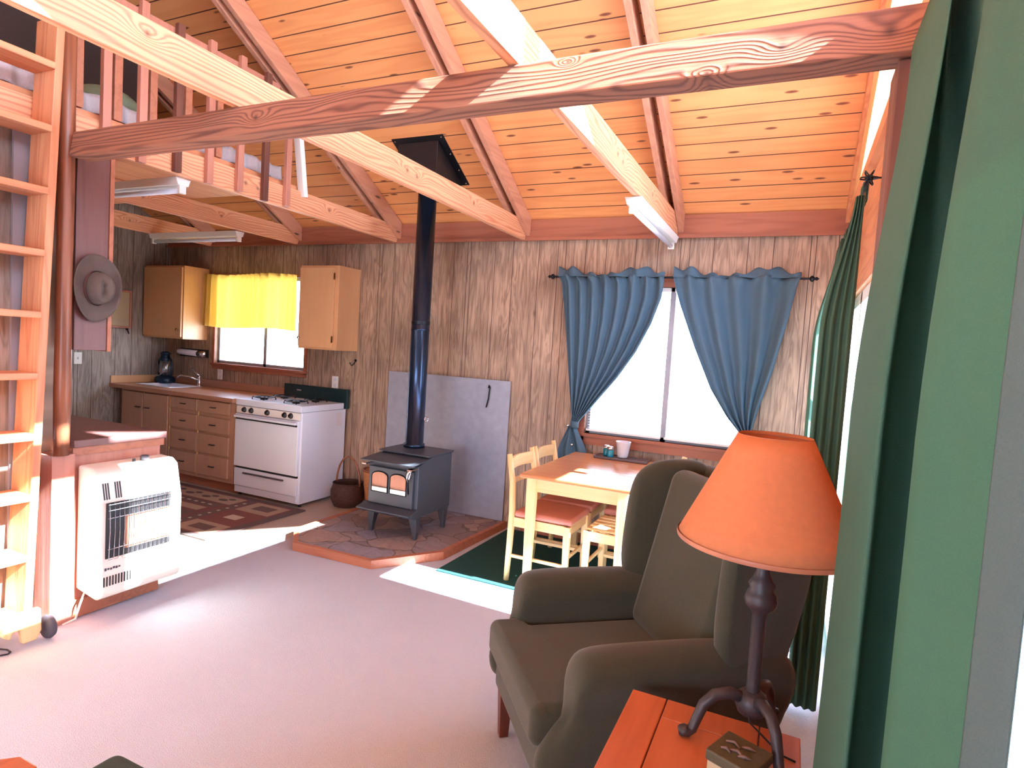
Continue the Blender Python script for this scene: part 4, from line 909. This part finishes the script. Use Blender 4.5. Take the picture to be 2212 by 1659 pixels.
# ---------------------------------------------------------------- end table, lamp, box
e = thing('end_table', 'orange brown wooden end table holding the iron lamp', 'end table', (-.14, 1.5, 0)); mt = T(.14, -1.5, 0)
tx0, tx1, ty0, ty1, tz = -.348, .092, .95, 1.72, .587
MB().box(tx0+.10, tx1-.10, ty0+.10, ty1-.10, tz-.028, tz-.0005).xf(mt).build('top_panel', 'end_table_wood', e)
MB().box(tx0, tx0+.097, ty0, ty1, tz-.03, tz).xf(mt).build('top_border', 'end_table_wood', e, .003)
MB().box(tx1-.097, tx1, ty0, ty1, tz-.03, tz).xf(mt).build('top_border', 'end_table_wood', e, .003)
for a, b_ in ((ty0, ty0+.097), (ty1-.097, ty1)): MB().box(tx0+.0995, tx1-.0995, a, b_, tz-.03, tz).xf(mt).build('top_border', 'end_table_wood', e, .003)
MB().box(tx0+.04, tx1-.04, ty0+.04, ty0+.06, .46, tz-.031).box(tx0+.04, tx1-.04, ty1-.06, ty1-.04, .46, tz-.031).box(tx0+.04, tx0+.06, ty0+.06, ty1-.06, .46, tz-.031).box(tx1-.06, tx1-.04, ty0+.06, ty1-.06, .46, tz-.031).xf(mt).build('apron', 'end_table_wood', e)
for x in (tx0+.05, tx1-.05):
    for y in (ty0+.05, ty1-.05): MB().box(x-.022, x+.022, y-.022, y+.022, 0, tz-.031).xf(mt).build('leg', 'end_table_wood', e, .004)
LX, LY = -.030, 1.642
e = thing('table_lamp', 'wrought iron tripod lamp with orange cone shade on the end table', 'lamp', (LX, LY, tz+.0005))
e.scale = (.917,)*3
MB().lathe([(.020, .11), (.018, .14), (.019, .355), (.024, .37), (.040, .385), (.044, .40), (.038, .42), (.030, .43), (.036, .445), (.026, .46), (.018, .48), (.017, .83)], (0, 0, 0), 18).build('pole', 'wrought_iron', e, smooth=True)
MB().lathe([(.012, .07), (.036, .08), (.046, .105), (.038, .13), (.024, .142)], (0, 0, 0), 18).build('hub', 'wrought_iron', e, smooth=True)
for dx, dy in ((-.155, -.075), (.085, -.135), (.055, .145)):
    dv = Vector((dx, dy, 0)); pts = [(.1, .115), (.35, .132), (.6, .125), (.78, .095), (.88, .05), (.93, .024), (1.0, .016), (1.08, .019), (1.1, .028)]
    MB().tube([dv*a+Vector((0, 0, b_)) for a, b_ in pts], [.017, .017, .016, .015, .014, .014, .015, .018, .012], 10).build('leg', 'wrought_iron', e, smooth=True)
def shade(u, v):
    t = 2*math.pi*u; r = .234+(.094-.234)*v; return Vector((r*math.cos(t), r*math.sin(t), .562+.293*v))
sh = MB().grid(shade, 64, 6).build('lamp_shade', 'lamp_shade', e, smooth=True, solid=.003)
for r, z in ((.2345, .566), (.0945, .851)): MB().lathe([(r+.001, z-.006), (r+.002, z), (r+.0005, z+.006)], (0, 0, 0), 64, cap=False).build('shade_trim', 'trim_wood', sh, smooth=True)
MB().lathe([(.014, .60), (.030, .64), (.032, .67), (.012, .71)], (0, 0, 0), 18).build('bulb', 'white_ceramic', e, smooth=True)
tag(MB().tube([(LX-.012, LY+.03, .655), (LX+.0, LY+.02, .62), (LX+.03, LY+.02, .598), (LX+.055, LY-.0, .5905), (LX+.08, LY-.03, .5905), (LX+.11, LY-.04, .5905)], .0025, 8).build('lamp_cord', 'dark_plastic', None, smooth=True), 'thin black cord trailing from the lamp across the end table', 'cord')
e = thing('trinket_box', 'small square olive stone box with carved lid on the end table', 'box', (-.043, 1.478, tz+.001), math.radians(-22))
MB().box(-.052, .052, -.052, .052, 0, .036).build('box_base', 'board_cream', e, .003)
MB().box(-.056, .056, -.056, .056, .037, .062).build('lid', 'box_stone', e, .004)
cm = MB()
for q, (x, y, r_) in enumerate([(-.02, .015, .018), (.012, .02, .014), (0, -.01, .02), (.02, -.018, .013), (-.022, -.02, .012)]):
    cm.tube([(x-r_, y-r_*.4, .0635), (x, y, .0665), (x+r_, y+r_*.5*(1 if q % 2 else -1), .0635)], [.002, .004, .002], 8)
cm.build('carving', 'carving', e, smooth=True)

# ---------------------------------------------------------------- green curtains on the right
def hang(prof, zt, zb, fn_x, nv=30):
    # prof: polyline (x,y); smoothed by Catmull-Rom
    pts = []
    P_ = [prof[0]]+prof+[prof[-1]]
    for i in range(1, len(P_)-2):
        for k in range(6):
            t = k/6; p0, p1, p2, p3 = [Vector(P_[i+j]+(0,)) for j in (-1, 0, 1, 2)]
            pts.append(.5*((2*p1)+(p2-p0)*t+(2*p0-5*p1+4*p2-p3)*t*t+(3*p1-p0-3*p2+p3)*t**3))
    pts.append(Vector(prof[-1]+(0,)))
    n = len(pts)-1
    def f(u, v):
        p = pts[min(n, int(round(u*n)))]; z = zt+(zb-zt)*v
        x, y = fn_x(p.x, p.y, z); return Vector((x, y, z))
    return MB().grid(f, n, nv)
e = thing('door_curtain', 'big green curtain hanging at the right edge beside the camera', 'curtain', (.2, 1.2, 0), 0, 'green curtains over the sliding doors')
mt = T(-.2, -1.2, 0)
prof = [(.20, 1.42), (.15, 1.43), (.112, 1.40), (.110, 1.30), (.116, 1.18), (.130, 1.115), (.150, 1.16), (.20, 1.225), (.254, 1.20), (.257, 1.08), (.235, .99), (.165, .965), (.149, .93), (.153, .89), (.176, .85), (.192, .815), (.20, .80)]
hem = [(.20, .80), (.208, .775), (.216, .757), (.224, .748)]
def fx(x, y, z):
    t = max(0, min(1, (z-1.45)/.85)); t = t*t*(3-2*t); k = max(0, min(1, (y-.8)/.6))
    return (x+(.215-x)*.72*t-.016*k*max(0, (1.3-z)/1.3), y+.29*t*k)
hang(prof, 2.30, .03, fx).xf(mt).build('panel', 'green_curtain', e, smooth=True, solid=.0015)
fabric('curtain_hem', (92, 112, 112), .1, (90, 110, 110), bs=420, var=.1)
hang(hem, 2.30, .03, fx).xf(mt).build('hem', 'curtain_hem', e, smooth=True, solid=.003)['label'] = 'grey stitched side hem'
mb = MB()
for i in range(6):
    y = .80+.175*i; mb.box(.214, .216, y-.022, y+.022, 2.29, 2.35); mb.box(.238, .240, y-.022, y+.022, 2.29, 2.35); mb.box(.216, .238, y-.022, y+.022, 2.348, 2.35)
mb.xf(mt).build('hanging_tab', 'green_curtain', e)
e = thing('door_curtain', 'narrower green curtain hanging by the far corner behind the lamp', 'curtain', (.15, 3.6, 0), 0, 'green curtains over the sliding doors')
mt = T(-.15, -3.6, 0)
def fx2(x, y, z):
    t = max(0, min(1, (z-1.7)/.6)); t = t*t*(3-2*t)
    return (x+(.205-x)*.75*t, y)
profa = [(.205, 2.93), (.19, 2.915), (.175, 2.93), (.158, 2.912), (.145, 2.935), (.125, 2.915), (.11, 2.94), (.095, 2.922), (.083, 2.96), (.11, 2.985), (.16, 2.975), (.19, 2.99), (.15, 3.01), (.12, 3.02), (.10, 3.035)]
hang(profa, 2.27, .05, fx2).xf(mt).build('panel', 'green_curtain', e, smooth=True, solid=.0015)
profb = []
for k in range(5):
    y = 3.52+.17*k
    profb += [(.09, y), (.15, y+.045), (.205, y+.07), (.16, y+.10), (.10, y+.13)]
def fx3(x, y, z):
    t = max(0, min(1, (z-.8)/.9)); t = t*t*(3-2*t); q = max(0, min(1, (z-1.7)/.6)); q = q*q*(3-2*q)
    return (x+(.205-x)*.75*q, y+(4.34-y)*.42*t)
e2 = thing('door_curtain', 'green curtain pushed into the far right corner behind the narrower one', 'curtain', (.15, 3.9, 0), 0, 'green curtains over the sliding doors')
hang(profb, 2.27, .05, fx3).xf(T(-.15, -3.9, 0)).build('panel', 'green_curtain', e2, smooth=True, solid=.0015)
mb = MB()
for i in range(4):
    y = 3.90+.13*i; mb.box(.195, .197, y-.022, y+.022, 2.25, 2.325); mb.box(.214, .216, y-.022, y+.022, 2.25, 2.325); mb.box(.197, .214, y-.022, y+.022, 2.322, 2.325)
mb.xf(T(-.15, -3.9, 0)).build('hanging_tab', 'green_curtain', e2)
mb = MB()
for i in range(2):
    y = 2.945+.07*i; mb.box(.195, .197, y-.022, y+.022, 2.25, 2.325); mb.box(.214, .216, y-.022, y+.022, 2.25, 2.325); mb.box(.197, .214, y-.022, y+.022, 2.322, 2.325)
mb.xf(mt).build('hanging_tab', 'green_curtain', e)
def rod(label, ya, yb, x, z, cage):
    e = thing('curtain_rod', label, 'curtain rod', (x, yb, z))
    MB().tube([(0, 0, 0), (0, ya-yb, 0)], .008, 12).build('rod', 'black_metal', e)
    if cage:
        g = MB()
        for k in range(6):
            a = math.pi*k/3; g.tube([(0, 0, 0), (.03*math.cos(a), -.018, .03*math.sin(a)), (.03*math.cos(a), -.04, .03*math.sin(a)), (0, -.058, 0)], .003, 6)
        g.lathe([(.014, -.01), (.016, 0), (.014, .01)], (0, -.028, 0), 12)
        g.build('finial', 'black_metal', e, smooth=True)
        MB().tube([(.062, -.02, .002), (0, -.02, .002)], .004, 8).build('bracket', 'black_metal', e)
    else:
        MB().lathe([(.008, 0), (.022, .02), (.026, .04), (.018, .06), (.004, .075)], (0, 0, 0), 16).xf(Matrix.Rotation(-hp, 4, 'X')).build('finial', 'chrome', e, smooth=True)
        MB().tube([(.045, -.06, 0), (0, -.06, 0)], .005, 8).build('bracket', 'black_metal', e)
rod('dark curtain rod with a wire cage tip holding the far green curtain', 4.40, 2.86, .206, 2.315, True)
rod('dark curtain rod with a shiny tip holding the big green curtain', .3, 1.69, .227, 2.342, False)

# ---------------------------------------------------------------- bottom left: side table and ottoman
e = thing('side_table', 'corner of a wooden side table at the bottom left of the view', 'table', (-1.9, .5, 0)); mt = T(1.9, -.5, 0)
MB().prism([(-1.535, .80), (-1.605, .80), (-1.95, .46), (-1.95, .2), (-1.7, .0), (-1.535, .0)], 'z', .47, .50).xf(mt).build('tabletop', 'end_table_wood', e, .004)
for x, y in ((-1.6, .7), (-1.88, .4), (-1.6, .06)): MB().box(x-.022, x+.022, y-.022, y+.022, 0, .469).xf(mt).build('leg', 'end_table_wood', e)
e = thing('ottoman', 'dark green patterned ottoman at the bottom edge beside the side table', 'ottoman', (-1.25, .72, 0)); mt = T(1.25, -.72, 0)
MB().box(-1.51, -1.0, .45, .975, .10, .45).xf(mt).build('cushion', 'ottoman_fabric', e, .03, seg=5)
for x in (-1.46, -1.05):
    for y in (.5, .92): MB().box(x-.02, x+.02, y-.02, y+.02, 0, .10).xf(mt).build('leg', 'chair_leg', e)
tag(MB().tube([(-3.26, 1.51, .006), (-3.20, 1.535, .006), (-3.165, 1.53, .006), (-3.155, 1.515, .006), (-3.17, 1.49, .006), (-3.25, 1.47, .006)], .004, 8).build('wire_loop', 'dark_plastic', None, smooth=True), 'short loop of dark wire on the carpet in front of the ladder', 'wire')
